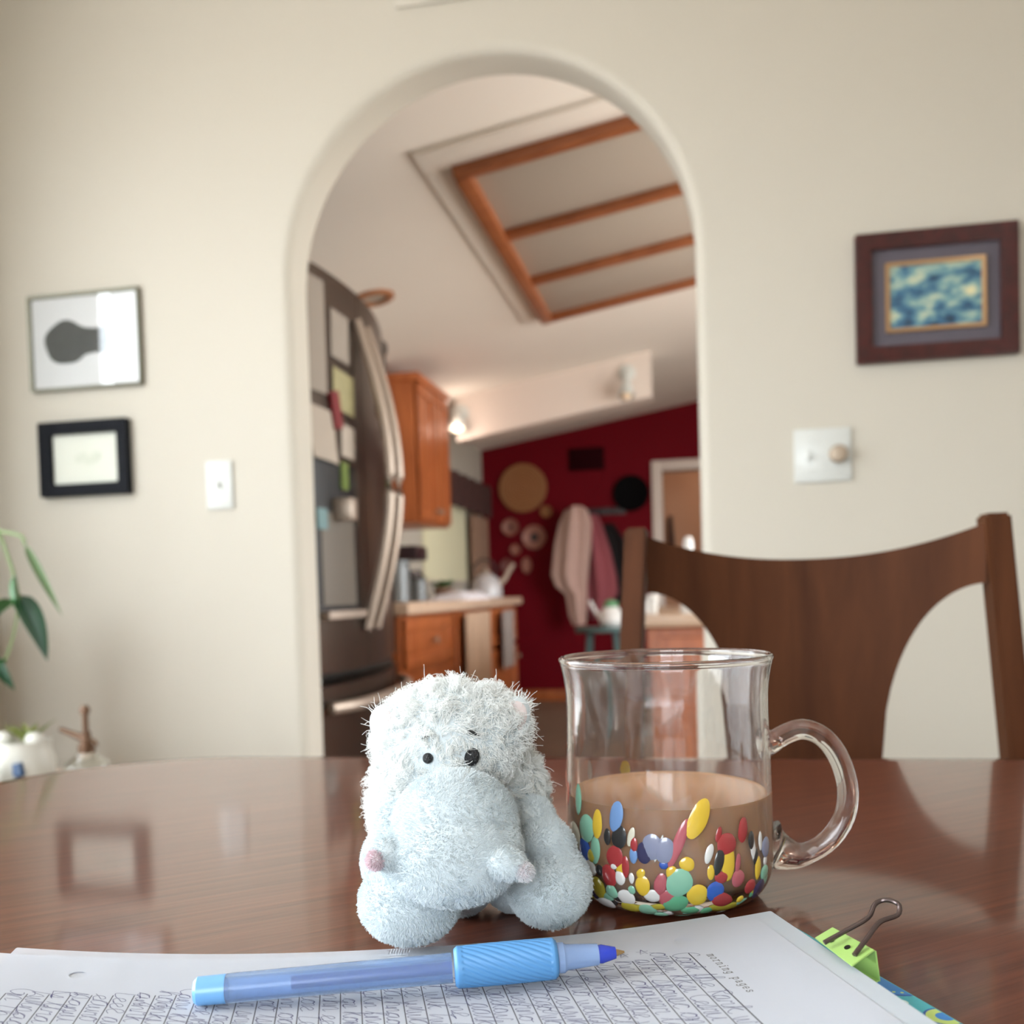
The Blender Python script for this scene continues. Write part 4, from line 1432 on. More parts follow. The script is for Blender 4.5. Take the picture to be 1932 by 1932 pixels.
RU0, RSP = .0353, .0069
q = MB()
for k in range(35):
    u = RU0 + RSP * k
    if u > PLEN + .008:
        break
    v0 = .0245 + .011 * (u / PLEN)
    ribbon(q, [(u, v0 + (.212 - v0) * i / 8) for i in range(9)], .00032 if k else .00042, .00004)
tag(q.build('ruled_lines', M_rule, top, fix=False), kind='stuff')

# typewriter letters: strokes in a unit cell, x along the text, y up
TW_G = dict(
    m=[[(.02, 0), (.25, 0)], [(.12, 0), (.12, .5)], [(.02, .5), (.12, .5)], [(.12, .4), (.22, .5), (.32, .5), (.40, .42), (.40, 0)], [(.34, 0), (.5, 0)], [(.40, .4), (.5, .5), (.6, .5), (.68, .42), (.68, 0)], [(.6, 0), (.78, 0)]],
    o=[[(.4, 0), (.2, .06), (.12, .25), (.2, .44), (.4, .5), (.6, .44), (.68, .25), (.6, .06), (.4, 0)]],
    r=[[(.1, 0), (.45, 0)], [(.26, 0), (.26, .5)], [(.1, .5), (.26, .5)], [(.26, .36), (.42, .49), (.58, .5), (.68, .43)]],
    n=[[(.05, 0), (.32, 0)], [(.18, 0), (.18, .5)], [(.06, .5), (.18, .5)], [(.18, .38), (.34, .5), (.5, .5), (.61, .4), (.61, 0)], [(.5, 0), (.74, 0)]],
    i=[[(.15, 0), (.65, 0)], [(.4, 0), (.4, .5)], [(.2, .5), (.4, .5)], [(.37, .66), (.43, .66), (.43, .72), (.37, .72), (.37, .66)]],
    g=[[(.62, .5), (.62, -.1), (.52, -.22), (.3, -.22), (.16, -.14)], [(.62, .5), (.74, .5)], [(.62, .36), (.45, .5), (.26, .46), (.14, .26), (.24, .06), (.42, .02), (.62, .16)]],
    p=[[(.06, -.22), (.34, -.22)], [(.2, -.22), (.2, .5)], [(.08, .5), (.2, .5)], [(.2, .36), (.36, .5), (.56, .46), (.68, .26), (.58, .06), (.4, .0), (.2, .14)]],
    a=[[(.18, .4), (.3, .5), (.48, .5), (.58, .4), (.58, .06), (.64, 0), (.74, 0)], [(.58, .28), (.3, .27), (.16, .14), (.26, .0), (.42, .0), (.58, .12)]],
    e=[[(.14, .26), (.66, .26), (.58, .44), (.4, .5), (.2, .42), (.13, .25), (.2, .06), (.42, 0), (.64, .1)]],
    s=[[(.62, .36), (.62, .48)], [(.62, .42), (.42, .5), (.22, .45), (.2, .33), (.4, .26), (.6, .2), (.62, .07), (.42, 0), (.2, .06), (.18, .14)], [(.18, 0), (.18, .14)]])
q = MB()
cw, chh = .00270, .0040
for i, ch in enumerate('morning pages'):
    for st_ in TW_G.get(ch, []):
        ribbon(q, [(.0293 - y * chh + .0008, .0295 + (i + x) * cw) for x, y in st_], .00030, .00005)
q.build('printed_heading', M_type, top, fix=False)

# cursive letters (x along the text, y up; 1 = height of an o)
CU = dict(
    a=[(0, .1), (.3, .9), (.8, 1), (.5, .95), (.15, .5), (.3, .05), (.7, .3), (.85, .95), (.8, .2), (.95, 0), (1.2, .2)],
    e=[(0, .1), (.4, .45), (.75, .7), (.6, 1), (.3, .8), (.25, .3), (.5, 0), (.9, .15)],
    o=[(0, .1), (.2, .6), (.55, 1), (.2, .8), (.15, .3), (.45, 0), (.8, .3), (.8, .8), (.5, 1), (.7, .85), (1.1, .9)],
    l=[(0, .1), (.4, 1.1), (.6, 2), (.4, 2.2), (.28, 1.4), (.3, .3), (.5, 0), (.8, .15)],
    h=[(0, .1), (.4, 1.2), (.5, 2), (.3, 2.1), (.2, 1), (.18, 0), (.3, .7), (.6, 1), (.75, .6), (.75, .1), (1.05, .15)],
    n=[(0, .2), (.15, .9), (.2, 0), (.35, .7), (.65, 1), (.75, .5), (.75, .05), (1.05, .2)],
    u=[(0, .3), (.1, 1), (.12, .3), (.35, 0), (.65, .4), (.72, 1), (.72, .2), (1, .1)],
    i=[(0, .2), (.2, .9), (.22, .2), (.4, 0), (.6, .2)],
    t=[(0, .2), (.3, 1.2), (.35, 1.8), (.32, .4), (.45, 0), (.7, .2)],
    k=[(0, .1), (.35, 1.2), (.45, 2), (.25, 2), (.2, 0), (.3, .6), (.75, 1), (.4, .55), (.8, 0), (1.05, .15)],
    c=[(0, .2), (.5, .95), (.75, .8), (.4, 1), (.12, .5), (.4, 0), (.85, .2)],
    g=[(0, .2), (.3, .9), (.75, 1), (.3, .9), (.15, .4), (.45, .1), (.75, .9), (.7, -.5), (.45, -1), (.2, -.7), (.6, -.1), (1, .2)],
    p=[(0, .2), (.2, 1), (.18, -.9), (.25, .6), (.55, 1), (.8, .6), (.55, .1), (.3, .2), (.9, .1)],
    r=[(0, .1), (.2, 1), (.35, .85), (.6, 1), (.55, .2), (.7, 0), (.9, .15)],
    s=[(0, .1), (.45, 1), (.55, .4), (.35, 0), (.05, .1), (.5, .05), (.85, .2)],
    w=[(0, .9), (.15, .1), (.35, 0), (.5, .8), (.6, .1), (.85, .05), (1, 1), (1.15, .85)],
    y=[(0, .9), (.15, .3), (.4, .2), (.7, .9), (.65, -.4), (.4, -1), (.15, -.7), (.6, 0), (.9, .2)],
    C=[(.9, 1.7), (.8, 2.1), (.4, 2), (.05, 1.2), (.1, .4), (.5, 0), (1, .2)],
    P=[(.2, 0), (.25, 1), (.2, 2), (.1, 1.5), (.5, 2.1), (1, 1.8), (.8, 1.2), (.3, 1)],
    T=[(0, 1.9), (.6, 2), (1.1, 2.1), (.6, 2), (.5, 1), (.4, 0)],
    G=[(1, 1.6), (.7, 2.1), (.2, 1.7), (.1, .6), (.5, 0), (.9, .4), (.9, .9), (.6, .9), (.95, .85), (.95, -.1)])


def catmull(P, n=4):
    out = []
    for i in range(len(P) - 1):
        p0, p1, p2, p3 = P[max(i - 1, 0)], P[i], P[i + 1], P[min(i + 2, len(P) - 1)]
        for k in range(n):
            t = k / n
            out.append(tuple(.5 * (2 * p1[d] + (p2[d] - p0[d]) * t + (2 * p0[d] - 5 * p1[d] + 4 * p2[d] - p3[d]) * t * t + (3 * p1[d] - p0[d] - 3 * p2[d] + p3[d]) * t ** 3) for d in (0, 1)))
    out.append(P[-1])
    return out


q = MB()
hr = random.Random(23)
for k in range(34):
    u = RU0 + RSP * (k + 1)
    if u > PLEN + .004:
        break
    v = (.0205 + .011 * (u / PLEN)) + hr.uniform(-.002, .003)
    first = 'Cook the Park w' if k == 0 else None
    i_ = 0
    cur, V0 = [], v
    nl = hr.randint(2, 6)
    while v < .165:
        if first is not None:
            if i_ >= len(first):
                break
            ch = first[i_]
        else:
            ch = ' ' if nl == 0 else hr.choice('aeoilhnutkcgprswyaeounl' if cur else 'aeoCPTGlhntswk')
        i_ += 1
        sz = .0049 * hr.uniform(.8, 1.2)
        if ch == ' ':
            if len(cur) > 2:
                ribbon(q, catmull(cur), .00020)
            cur = []
            v += .0030
            nl = hr.randint(2, 7)
            continue
        nl -= 1
        g = CU[ch]
        sx = .0044 * hr.uniform(.85, 1.3)
        for x, y in g:
            y2 = sz * (y if y < 1 else 1 + (y - 1) * .55)
            cur.append((u - .0006 - y2 - x * .0003, v + x * sx + y * sz * .10))
        v += sx * max(p[0] for p in g) * .92
    if len(cur) > 2:
        ribbon(q, catmull(cur), .00020)
for su, sv in ((.0500, .0195), (.0575, .0205)):       # two hand drawn stars
    ribbon(q, [(su + .0023 * math.sin(4 * math.pi * j / 5), sv - .0023 * math.cos(4 * math.pi * j / 5)) for j in range(6)], .00028)
tag(q.build('handwriting', M_pen, top, fix=False), kind='stuff')

# ------------------------------------------------------------------ pen
p_tail, p_tip = Vector((-.1691, .2961, .7602)), Vector((-.0293, .3376, .7640))
plen = (p_tip - p_tail).length
PEN = empty('ballpoint_pen', 'translucent blue ballpoint pen lying across the handwritten sheet', 'pen', p_tail)
PEN.rotation_euler = (p_tip - p_tail).to_track_quat('X', 'Z').to_euler()
RX = Matrix.Rotation(R(90), 4, 'Y')
m, nt, bb = new_mat('blue_translucent_plastic')
bb.inputs['Base Color'].default_value = c(186, 212, 248)
bb.inputs['Roughness'].default_value = .20
bb.inputs['Transmission Weight'].default_value = .80
bb.inputs['IOR'].default_value = 1.25
M_pbar = m
m, nt, bb = new_mat('clear_blue_nose')
bb.inputs['Base Color'].default_value = c(168, 196, 240)
bb.inputs['Roughness'].default_value = .15
bb.inputs['Transmission Weight'].default_value = .5
bb.inputs['IOR'].default_value = 1.3
M_nose = m
M_plug = mat('sky_blue_plug', c(112, 168, 222), .3, var=.03)
M_grip = mat('rubber_blue_grip', c(84, 142, 196), .45, var=.06)
MB().lathe([(.0048, .0105), (.0049, .012), (.0050, .086), (.0036, .086), (.0036, .0105)], 28, RX, closed=True).build('barrel', M_pbar, PEN)
MB().lathe([(0, 0), (.0038, 0), (.0047, .0012), (.0048, .0104), (0, .0104)], 28, RX).build('end_plug', M_plug, PEN)
MB().lathe([(0, .0320), (.0022, .0320), (.0022, .086), (0, .086)], 16, RX).build('ink_tube', mat('blue_ink_tube', c(34, 44, 140), .3, var=.1), PEN)
ga, gb = .0868, .1222
P = []
for i in range(97):
    t = i / 96
    x = ga + (gb - ga) * t
    e = min(1, t / .03, (1 - t) / .03)
    row = []
    for k in range(145):
        a = 2 * math.pi * k / 144
        amp = .00034 if .08 < t < .93 else 0.0
        gro = math.sin(20 * a + x * 1500)
        r = .0069 + .0002 * math.sin(math.pi * t) - .0009 * (1 - e) - amp * max(0, gro) ** .7
        row.append((x, r * math.sin(a), r * math.cos(a)))
    P.append(row)
q = MB()
V = q.grid(P)
bmesh.ops.remove_doubles(q.bm, verts=q.bm.verts, dist=1e-6)
q.bm.edges.ensure_lookup_table()
bmesh.ops.holes_fill(q.bm, edges=[e for e in q.bm.edges if e.is_boundary], sides=0)
q.build('grip', M_grip, PEN, angle=50)
MB().lathe([(0, .1223), (.0052, .1223), (.0052, .1245), (.0044, .1256), (.0036, .1366), (.0034, .1366), (0, .1366)], 24, RX).build('nose_cone', M_nose, PEN)
MB().lathe([(0, .1367), (.0031, .1367), (.0032, .138), (.0020, .1428), (0, .1428)], 20, RX).build('tip_holder', mat('royal_blue_tip', c(46, 66, 182), .25), PEN)
MB().lathe([(0, .1428), (.0013, .1428), (.0005, .1455), (.0004, .1459), (0, .1459)], 16, RX).build('metal_point', mat('brass_point', c(178, 148, 104), .3, .8), PEN)

# ------------------------------------------------------------------ binder clip
BC = empty('binder_clip', 'lime green binder clip with dark wire handles on the folder edge', 'binder clip', (0, 0, 0))
M_lime = mat('lime_enamel', c(156, 192, 106), .3, var=.03, coat=.3)
M_wire = mat('dark_wire', c(92, 80, 78), .3, .8)
P1, P2, P3, P4 = Vector((.0368, .3576, .7640)), Vector((.0433, .3602, .7672)), Vector((.0540, .3390, .7672)), Vector((.0457, .3322, .7640))
B1, B2, B3, B4 = [Vector((p.x, p.y, z)) for p, z in ((P1, .7632), (P2, .7560), (P3, .7560), (P4, .7632))]
jaw_t = [P1, P4]
nrm = Vector((0, 0, .0006))


def quadslab(a, b_, c_, d_, n_, name, m, par):
    q = MB()
    lo = [q.bm.verts.new(p) for p in (a, b_, c_, d_)]
    hi = [q.bm.verts.new(p + n_) for p in (a, b_, c_, d_)]
    q.bm.faces.new(lo)
    q.bm.faces.new(hi)
    for i in range(4):
        j = (i + 1) % 4
        q.bm.faces.new((lo[i], lo[j], hi[j], hi[i]))
    bmesh.ops.bevel(q.bm, geom=list(q.bm.edges), offset=.0002, segments=1, affect='EDGES')
    return q.build(name, m, par)


up_ = (P2 - P1).cross(P4 - P1).normalized()
if up_.z < 0:
    up_ = -up_
quadslab(P1, P2, P3, P4, up_ * .0006, 'upper_jaw', M_lime, BC)
out_ = Vector((.92, .39, 0))
S2, S3 = P2 + out_ * .0012, P3 + out_ * .0012
quadslab(P2, P3, P3 + Vector((.0012, .0004, -.0105)), P2 + Vector((.0012, .0004, -.0105)), out_ * .0006, 'spine', M_lime, BC)
L1, L4 = P1 + Vector((0, 0, -.0095)), P4 + Vector((0, 0, -.0095))
quadslab(P2 + Vector((.0012, .0004, -.0105)), P3 + Vector((.0012, .0004, -.0105)), L4, L1, Vector((0, 0, .0006)), 'lower_jaw', M_lime, BC)
wpts = [(.0386, .3468, .7666), (.0462, .3494, .7702), (.0538, .352, .774), (.0566, .355, .7777), (.0588, .3562, .7788), (.0611, .3558, .7793), (.0634, .3545, .7790), (.0644, .3528, .7782), (.0633, .351, .7756), (.0571, .348, .774), (.0521, .3427, .7702), (.0471, .3373, .7662)]
wsm = []
for i in range(len(wpts) - 1):
    p0, p1, p2, p3 = [Vector(wpts[min(max(j, 0), len(wpts) - 1)]) for j in (i - 1, i, i + 1, i + 2)]
    for t in (0, .25, .5, .75):
        wsm.append(.5 * ((2 * p1) + (p2 - p0) * t + (2 * p0 - 5 * p1 + 4 * p2 - p3) * t * t + (3 * p1 - p0 - 3 * p2 + p3) * t ** 3))
wsm.append(Vector(wpts[-1]))
MB().tube(wsm, .00085, 10).build('wire_handle', M_wire, BC)
for f, g in ((.35, .28), (.5, .62)):
    p = P1.lerp(P4, g).lerp(P2.lerp(P3, g), f) + up_ * .0007
    MB().disc(p, .0011, up_, .0003, 14).build('dark_dot', M_black, BC)  # small flat dark discs on the upper jaw

# ------------------------------------------------------------------ plush hippo
O_H = Vector((-.0946, .3891, .7502))
HIP = empty('plush_hippo', 'small pale blue plush hippo with shaggy white hair and a round smooth muzzle', 'stuffed toy', O_H, (0, 0, R(11)))
# soft volumes in millimetres: centre, radii, tilt about y (degrees), short pile?
VOL = [
    ((-9.5, 13, 76), (30, 26, 26), 0, 0), ((-21, 13, 80), (17.5, 20, 17.5), 0, 0), ((5, 12, 82), (17.5, 20, 17.5), 0, 0),
    ((-6, 38, 45), (33, 38, 38), 0, 0), ((8, 26, 52), (22, 24, 24), 0, 0), ((-20, 24, 50), (24, 26, 30), 0, 0),
    ((-6, -35, 43.5), (26, 23, 20), 0, 1), ((-5, -30, 53), (23.5, 21, 20), 0, 1), ((-5, -40, 41), (21.5, 18, 16), 0, 1),
    ((30.5, -4, 20.5), (17, 17, 17), 0, 1), ((28.5, 0, 33), (13.5, 14, 16), -18, 1), ((24, 6, 44), (10.5, 12, 11), 0, 1),
    ((-24, -24, 22), (19.5, 18, 16.5), 0, 1), ((-28.5, -14, 35), (15, 14.5, 16), 10, 1), ((-29, -4, 45), (12, 13, 12), 0, 1),
    ((-7, 24, 16), (15, 16, 15.5), 0, 1), ((16, 27, 16), (14, 16, 15.5), 0, 1),
    ((-29.5, -44, 46), (6, 7, 6), 0, 1), ((13.5, -51, 43), (8.5, 7, 5.6), 20, 1),
]
q = MB()
for ctr, rad, tl, _ in VOL:
    q.ball([a / 1000 for a in ctr], [a / 1000 for a in rad], 4, Matrix.Rotation(R(tl), 4, 'Y'))
tmp = q.build('hippo_volumes', None)
md = tmp.modifiers.new('r', 'REMESH')
md.mode = 'VOXEL'
md.voxel_size = .0009
md = tmp.modifiers.new('s', 'SMOOTH')
md.factor, md.iterations = .5, 2
dg = bpy.context.evaluated_depsgraph_get()
dg.update()
me = bpy.data.meshes.new_from_object(tmp.evaluated_get(dg))
old = tmp.data
bpy.data.objects.remove(tmp)
bpy.data.meshes.remove(old)
me.name = 'body'
me.materials.clear()
M_skin = mat('pale_blue_plush', c(206, 215, 219), .9, var=.04, scale=120, spec=.1)
me.materials.append(M_skin)
me.polygons.foreach_set('use_smooth', [True] * len(me.polygons))
hbody = bpy.data.objects.new('body', me)
COL.objects.link(hbody)
hbody.parent = HIP

# sample roots over the body
me.calc_loop_triangles()
nv = len(me.vertices)
co = np.empty(nv * 3)
me.vertices.foreach_get('co', co)
co = co.reshape(-1, 3)
tri = np.empty(len(me.loop_triangles) * 3, dtype=np.int32)
me.loop_triangles.foreach_get('vertices', tri)
tri = tri.reshape(-1, 3)
e1, e2 = co[tri[:, 1]] - co[tri[:, 0]], co[tri[:, 2]] - co[tri[:, 0]]
fn = np.cross(e1, e2)
area = np.linalg.norm(fn, axis=1) / 2
vn = np.zeros_like(co)
for i in range(3):
    np.add.at(vn, tri[:, i], fn)
vn /= np.linalg.norm(vn, axis=1)[:, None] + 1e-12


def sample(n):
    t = nrng.choice(len(tri), n, p=area / area.sum())
    a, b_ = nrng.random(n), nrng.random(n)
    f = a + b_ > 1
    a[f], b_[f] = 1 - a[f], 1 - b_[f]
    w0 = 1 - a - b_
    P = co[tri[t, 0]] * w0[:, None] + co[tri[t, 1]] * a[:, None] + co[tri[t, 2]] * b_[:, None]
    N = vn[tri[t, 0]] * w0[:, None] + vn[tri[t, 1]] * a[:, None] + vn[tri[t, 2]] * b_[:, None]
    return P, N / (np.linalg.norm(N, axis=1)[:, None] + 1e-12)


def region(P):
    """0 = shaggy, 1 = short pile; signed distance like value decides"""
    best = np.full(len(P), 1e9)
    reg = np.zeros(len(P), int)
    vol = np.zeros(len(P), int)
    for i, (ctr, rad, tl, k_) in enumerate(VOL):
        d = P * 1000 - np.array(ctr)
        if tl:
            a = R(tl)
            d = np.stack([d[:, 0] * math.cos(a) - d[:, 2] * math.sin(a), d[:, 1], d[:, 0] * math.sin(a) + d[:, 2] * math.cos(a)], 1)
        v = (np.linalg.norm(d / np.array(rad), axis=1) - 1) * min(rad)
        m_ = v < best
        best[m_], reg[m_], vol[m_] = v[m_], k_, i
    return reg, vol


def wave(P, f, ph):
    """smooth pseudo random vector field"""
    x, y, z = (P * 1000 * f).T
    return np.stack([np.sin(1.7 * x + 2.3 * z + ph) + np.sin(2.9 * z - 1.1 * y + 2 * ph), np.sin(2.1 * y - 1.9 * x + 1.3 * ph) + np.sin(1.3 * z + 2.7 * x), np.sin(1.9 * z + 1.2 * y + .7 * ph) + np.sin(2.5 * x - 1.5 * z + ph)], 1) * .5


def tangent(V, N):
    return V - (V * N).sum(1)[:, None] * N


def strands(name, pts, r0, r1, m):
    """pts: n x k x 3"""
    n, k = pts.shape[:2]
    hc = bpy.data.hair_curves.new(name)
    hc.add_curves([k] * n)
    hc.attributes['position'].data.foreach_set('vector', pts.astype(np.float32).ravel())
    at = hc.attributes.get('radius') or hc.attributes.new('radius', 'FLOAT', 'POINT')
    rr = np.linspace(1, 0, k)[None, :] * (np.broadcast_to(r0, (n,)) - r1)[:, None] + r1
    at.data.foreach_set('value', rr.astype(np.float32).ravel())
    hc.materials.append(m)
    o = bpy.data.objects.new(name, hc)
    COL.objects.link(o)
    o.parent = HIP
    return o


def fur_mat(name, col, var):
    m, nt, b = new_mat(name)
    b.inputs['Roughness'].default_value = .85
    b.inputs['Specular IOR Level'].default_value = .12
    hi = nt.nodes.new('ShaderNodeHairInfo')
    mx = nt.nodes.new('ShaderNodeMix')
    mx.data_type = 'RGBA'
    mx.inputs[6].default_value = tuple(x * (1 - var) for x in col[:3]) + (1,)
    mx.inputs[7].default_value = tuple(min(1, x * (1 + var)) for x in col[:3]) + (1,)
    nt.links.new(hi.outputs['Random'], mx.inputs[0])
    nt.links.new(mx.outputs[2], b.inputs['Base Color'])
    tr = nt.nodes.new('ShaderNodeBsdfTranslucent')
    nt.links.new(mx.outputs[2], tr.inputs['Color'])
    ms = nt.nodes.new('ShaderNodeMixShader')
    ms.inputs[0].default_value = .06
    nt.links.new(b.outputs[0], ms.inputs[1])
    nt.links.new(tr.outputs[0], ms.inputs[2])
    nt.links.new(ms.outputs[0], nt.nodes['Material Output'].inputs['Surface'])
    return m


M_pile = fur_mat('short_blue_pile', c(216, 224, 227), .06)
M_shag = fur_mat('shaggy_white_hair', c(240, 242, 240), .05)

EYES = np.array([[-.0163, -.0125, .0752], [.0012, -.0135, .0750], [-.0163, -.0090, .0835], [.0022, -.0100, .0838]])


def clump(T, P, per, amount):
    """pull tips toward the nearest of some clump centres"""
    n = len(P)
    nc = max(1, n // per)
    idx = nrng.choice(n, nc, replace=False)
    kd = KDTree(nc)
    for j, i in enumerate(idx):
        kd.insert(P[i], j)
    kd.balance()
    near = np.array([kd.find(p)[1] for p in P])
    ctr = T[idx][near]
    return T + (ctr - T) * amount, near


# short pile on muzzle, legs and feet: fine ridges that follow a slow flow
P, N = sample(330000)
reg, vol = region(P)
k1 = (reg == 1) & (np.min(np.linalg.norm(P[:, None, :] - EYES[None, :2], axis=2), axis=1) > .0034)
P, N = P[k1], N[k1]
G = tangent(wave(P, .10, 1.0) + .5 * wave(P, .23, 4.0) + np.array([.15, 0, -.6]), N)
G /= np.linalg.norm(G, axis=1)[:, None] + 1e-9
B = np.cross(N, G)
ph = (P * 1000 * np.array([1.0, .8, .9])).sum(1) * 1.1 + (P * 1000 * np.array([-.9, .5, 1.3])).sum(1) * .5
wv = wave(P, .42, 2.0)
ridge = np.sin(5.2 * (P * 1000 * B).sum(1) * .55 + 3.2 * wv[:, 0] + 2.0 * wv[:, 1]) * .6 + np.sin(2.1 * ph + 2.6 * wv[:, 2]) * .4
ln = ((.00125 + .0005 * nrng.random(len(P))) * (.70 + .60 * ridge))[:, None]
D = N * .66 + G * .5 + B * (.42 * np.cos(3.2 * wv[:, 0] + 5.2 * (P * 1000 * B).sum(1) * .55))[:, None] + nrng.normal(0, .14, P.shape)
D /= np.linalg.norm(D, axis=1)[:, None]
tip, near = clump(P + D * ln, P, 9, .28)
root = P - N * .0004
mid = root * .45 + tip * .55 + N * ln * .20
strands('short_pile', np.stack([root, mid, tip], 1), .000075, .00004, M_pile)

# undercoat and locks of shaggy hair on head and back
P, N = sample(80000)
reg, vol = region(P)
k0 = reg == 0
P, N = P[k0], N[k0]
clr = np.min(np.linalg.norm(P[:, None, :] - EYES[None, :2], axis=2), axis=1)
keep = clr > .0033
P, N, clr = P[keep], N[keep], clr[keep]
W = tangent(wave(P, .16, 2.0) * 1.1 + .6 * wave(P, .5, 5.0) + np.array([.15, 0, -.35]), N)
ln = (.0038 + .0035 * nrng.random(len(P)))[:, None]
ln = ln * np.clip((clr[:, None] - .001) / .010, .4, 1)
D = N * .34 + W * .8 + nrng.normal(0, .2, P.shape)
D /= np.linalg.norm(D, axis=1)[:, None]
tip, near = clump(P + D * ln, P, 14, .6)
root = P - N * .0004
curl = nrng.normal(0, .0008, P.shape)
m1 = root * .66 + tip * .34 + N * ln * .20 + curl * .5
m2 = root * .32 + tip * .68 + N * ln * .16 + curl
strands('shaggy_hair', np.stack([root, m1, m2, tip], 1), .000095, .00004, M_shag)

# long loose curls, mostly over the crown and one cheek
P, N = sample(26000)
reg, vol = region(P)
pr_ = np.where(P[:, 2] > .062, .22, .05) + np.where((P[:, 0] > -.002) & (P[:, 1] < .02) & (P[:, 2] > .06), .25, 0) + np.where(N[:, 2] > .6, .10, 0)
k0 = (reg == 0) & (nrng.random(len(P)) < pr_)
P, N = P[k0], N[k0]
clr = np.min(np.linalg.norm(P[:, None, :] - EYES[None], axis=2), axis=1)
keep = clr > .0055
P, N = P[keep], N[keep]
n = len(P)
D = N * .28 + tangent(wave(P, .12, 3.0) + nrng.normal(0, .5, P.shape) + np.array([0, 0, -.25]), N) * .8
D /= np.linalg.norm(D, axis=1)[:, None]
L_ = (.005 + .006 * nrng.random(n) ** 1.6)
steps = 9
pts = [P - N * .0004]
ax = np.cross(D, nrng.normal(0, 1, P.shape))
ax /= np.linalg.norm(ax, axis=1)[:, None] + 1e-9
bend = nrng.normal(0, .42, n) + .18
d = D.copy()
for s in range(steps - 1):
    d = d + np.cross(ax, d) * bend[:, None] + nrng.normal(0, .07, P.shape)
    d /= np.linalg.norm(d, axis=1)[:, None]
    nx = pts[-1] + d * (L_ / (steps - 1))[:, None]
    dep = ((nx - P) * N).sum(1)
    nx = nx + N * np.clip(.0006 - dep, 0, None)[:, None]
    pts.append(nx)
strands('loose_curls', np.stack(pts, 1), .00012, .00006, M_shag)

# tusk like bumps at the muzzle corners, ears, eyes, brows
M_tusk = mat('pale_pink_plush', c(224, 212, 216), .9, var=.06, scale=160, bump=.8, bscale=900, spec=.1)
M_eye = mat('black_glossy_thread', c(14, 14, 18), .28, var=.3, scale=400, bump=.6, bscale=1500)
tag(MB().ball((-.0330, -.0495, .0450), (.0030, .0030, .0032), 3).build('tusk_tip', M_tusk, HIP), 'pink tip of the plush bump at the muzzle edge')
tag(MB().ball((.0203, -.0550, .0408), (.0030, .0030, .0030), 3).build('tusk_tip', M_tusk, HIP), 'pale tip of the larger plush bump beside the muzzle')


def tuft(name, ctr, axis, rad, n, ln, m):
    c0 = np.array(ctr)
    d = nrng.normal(0, 1, (n, 3))
    d /= np.linalg.norm(d, axis=1)[:, None]
    Pp = c0 + d * np.array(rad)
    L2 = ln * (.6 + .5 * nrng.random(n))[:, None]
    t = Pp + (d * .7 + np.array(axis) * .5 + nrng.normal(0, .15, (n, 3))) * L2
    strands(name, np.stack([Pp - d * .0004, Pp * .5 + t * .5 + d * L2 * .15, t], 1), .00010, .00005, m)


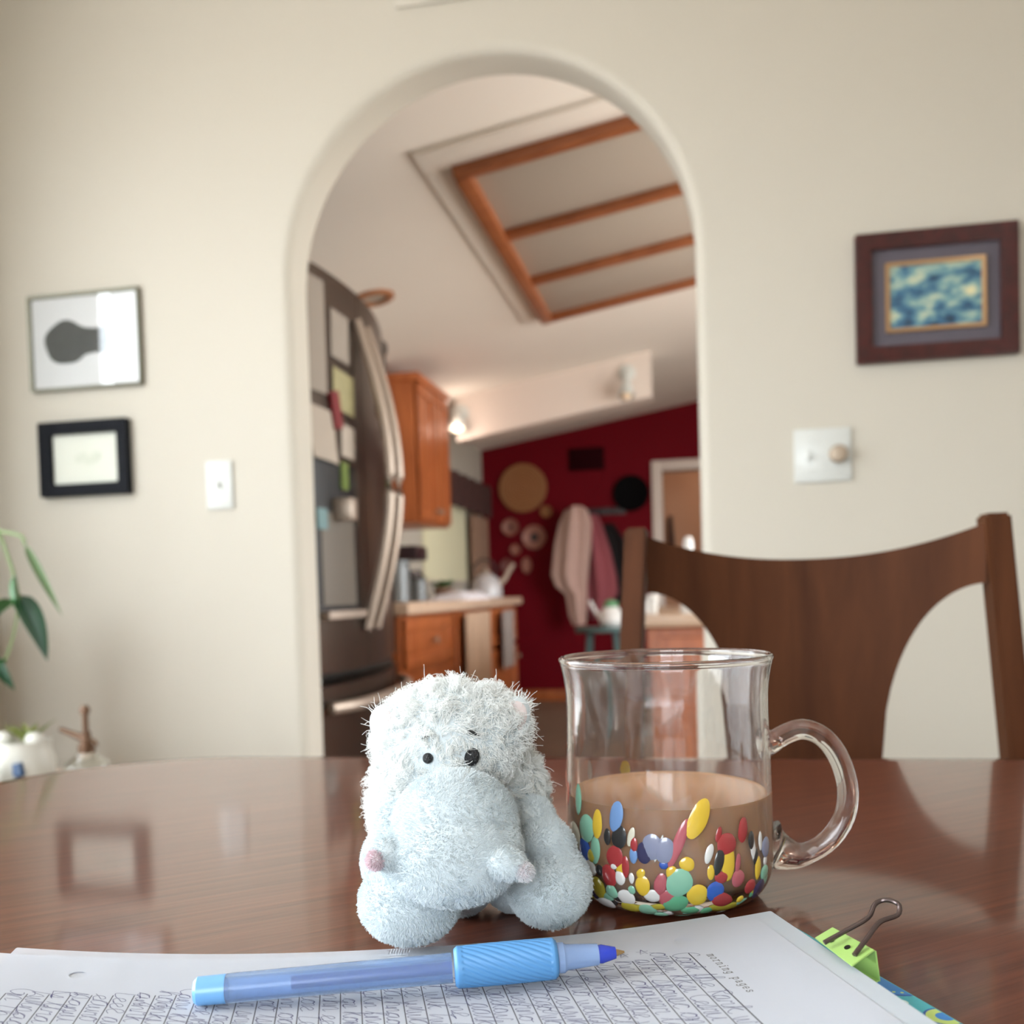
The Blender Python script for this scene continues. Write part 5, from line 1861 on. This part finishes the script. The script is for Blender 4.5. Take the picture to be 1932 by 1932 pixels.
M_tuskfur = fur_mat('pale_pink_pile', c(226, 206, 212), .05)
mat_tip2 = fur_mat('blush_white_pile', c(222, 222, 225), .05)
tuft('tusk_pile', (-.0330, -.0495, .0450), (-.3, -.8, -.1), (.0030, .0030, .0032), 1200, .0013, M_tuskfur)
tuft('tusk_pile', (.0203, -.0550, .0408), (.4, -.8, -.2), (.0030, .0030, .0030), 1200, .0013, mat_tip2)
M_earin = mat('dusty_pink_ear_lining', c(214, 200, 198), .9, var=.05)
for sx, cx, cz, ry in ((1, .0180, .0880, .0), (-1, -.0345, .0860, 0)):
    Mx = Matrix.Translation((cx, .004, cz)) @ Matrix.Rotation(R(22 * sx), 4, 'Y')
    q = MB().lathe([(0, .0024), (.0055, .0016), (.0082, -.0004), (.0088, -.002), (.0080, -.0034), (0, -.0048)], 24, Mx @ Matrix.Rotation(R(78), 4, 'X') @ Matrix.Diagonal((.82, 1.1, 1, 1)))
    er = q.build('ear', M_skin, HIP)
    MB().lathe([(0, .0027), (.0050, .0020), (.0066, .0012), (0, .0008)], 22, Mx @ Matrix.Rotation(R(78), 4, 'X') @ Matrix.Diagonal((.82, 1.1, 1, 1))).build('ear_lining', M_earin, er)
    n = 260 if sx > 0 else 60
    a = nrng.random(n) * 2 * math.pi
    Mn = np.array(Mx @ Matrix.Rotation(R(78), 4, 'X') @ Matrix.Diagonal((.82, 1.1, 1, 1)))
    loc = np.stack([.0084 * np.cos(a), .0084 * np.sin(a), -.0015 + nrng.normal(0, .0008, n), np.ones(n)], 1)
    Pp = (loc @ Mn.T)[:, :3]
    d = Pp - np.array(Mn[:3, 3])
    d /= np.linalg.norm(d, axis=1)[:, None]
    L2 = (.002 + .0025 * nrng.random(n))[:, None]
    t = Pp + (d * .8 + nrng.normal(0, .35, (n, 3))) * L2
    strands('ear_hair', np.stack([Pp - d * .0005, (Pp + t) / 2 + nrng.normal(0, .0004, (n, 3)), t], 1), .00011, .00005, M_shag)


def surf(x, z):
    """front surface point of the head at x, z (metres)"""
    best = None
    for ctr, rad, tl, k_ in VOL[:3] + VOL[6:9]:
        d0, d2 = (x * 1000 - ctr[0]) / rad[0], (z * 1000 - ctr[2]) / rad[2]
        h_ = 1 - d0 * d0 - d2 * d2
        if h_ > 0:
            y = (ctr[1] - rad[1] * math.sqrt(h_)) / 1000
            best = y if best is None else min(best, y)
    return best


for x, z, rx, rz, tl in ((-.0163, .0752, .0021, .0022, 0), (.0012, .0750, .0030, .0037, 20)):
    y = surf(x, z)
    MB().ball((x, y - .0009, z), (rx, .0016, rz), 3, Matrix.Rotation(R(tl), 4, 'Y')).build('eye', M_eye, HIP)
for x0, z0, x1, z1, r in ((-.0185, .0830, -.0143, .0842, .00045), (-.0005, .0850, .0048, .0832, .00085)):
    P_ = []
    for k in range(6):
        t = k / 5
        x, z = x0 + (x1 - x0) * t, z0 + (z1 - z0) * t + .0004 * math.sin(math.pi * t)
        P_.append((x, surf(x, z) - .0016, z))
    MB().tube(P_, [r * .6, r, r * 1.1, r * 1.1, r, r * .6], 8).build('eyebrow', M_eye, HIP)
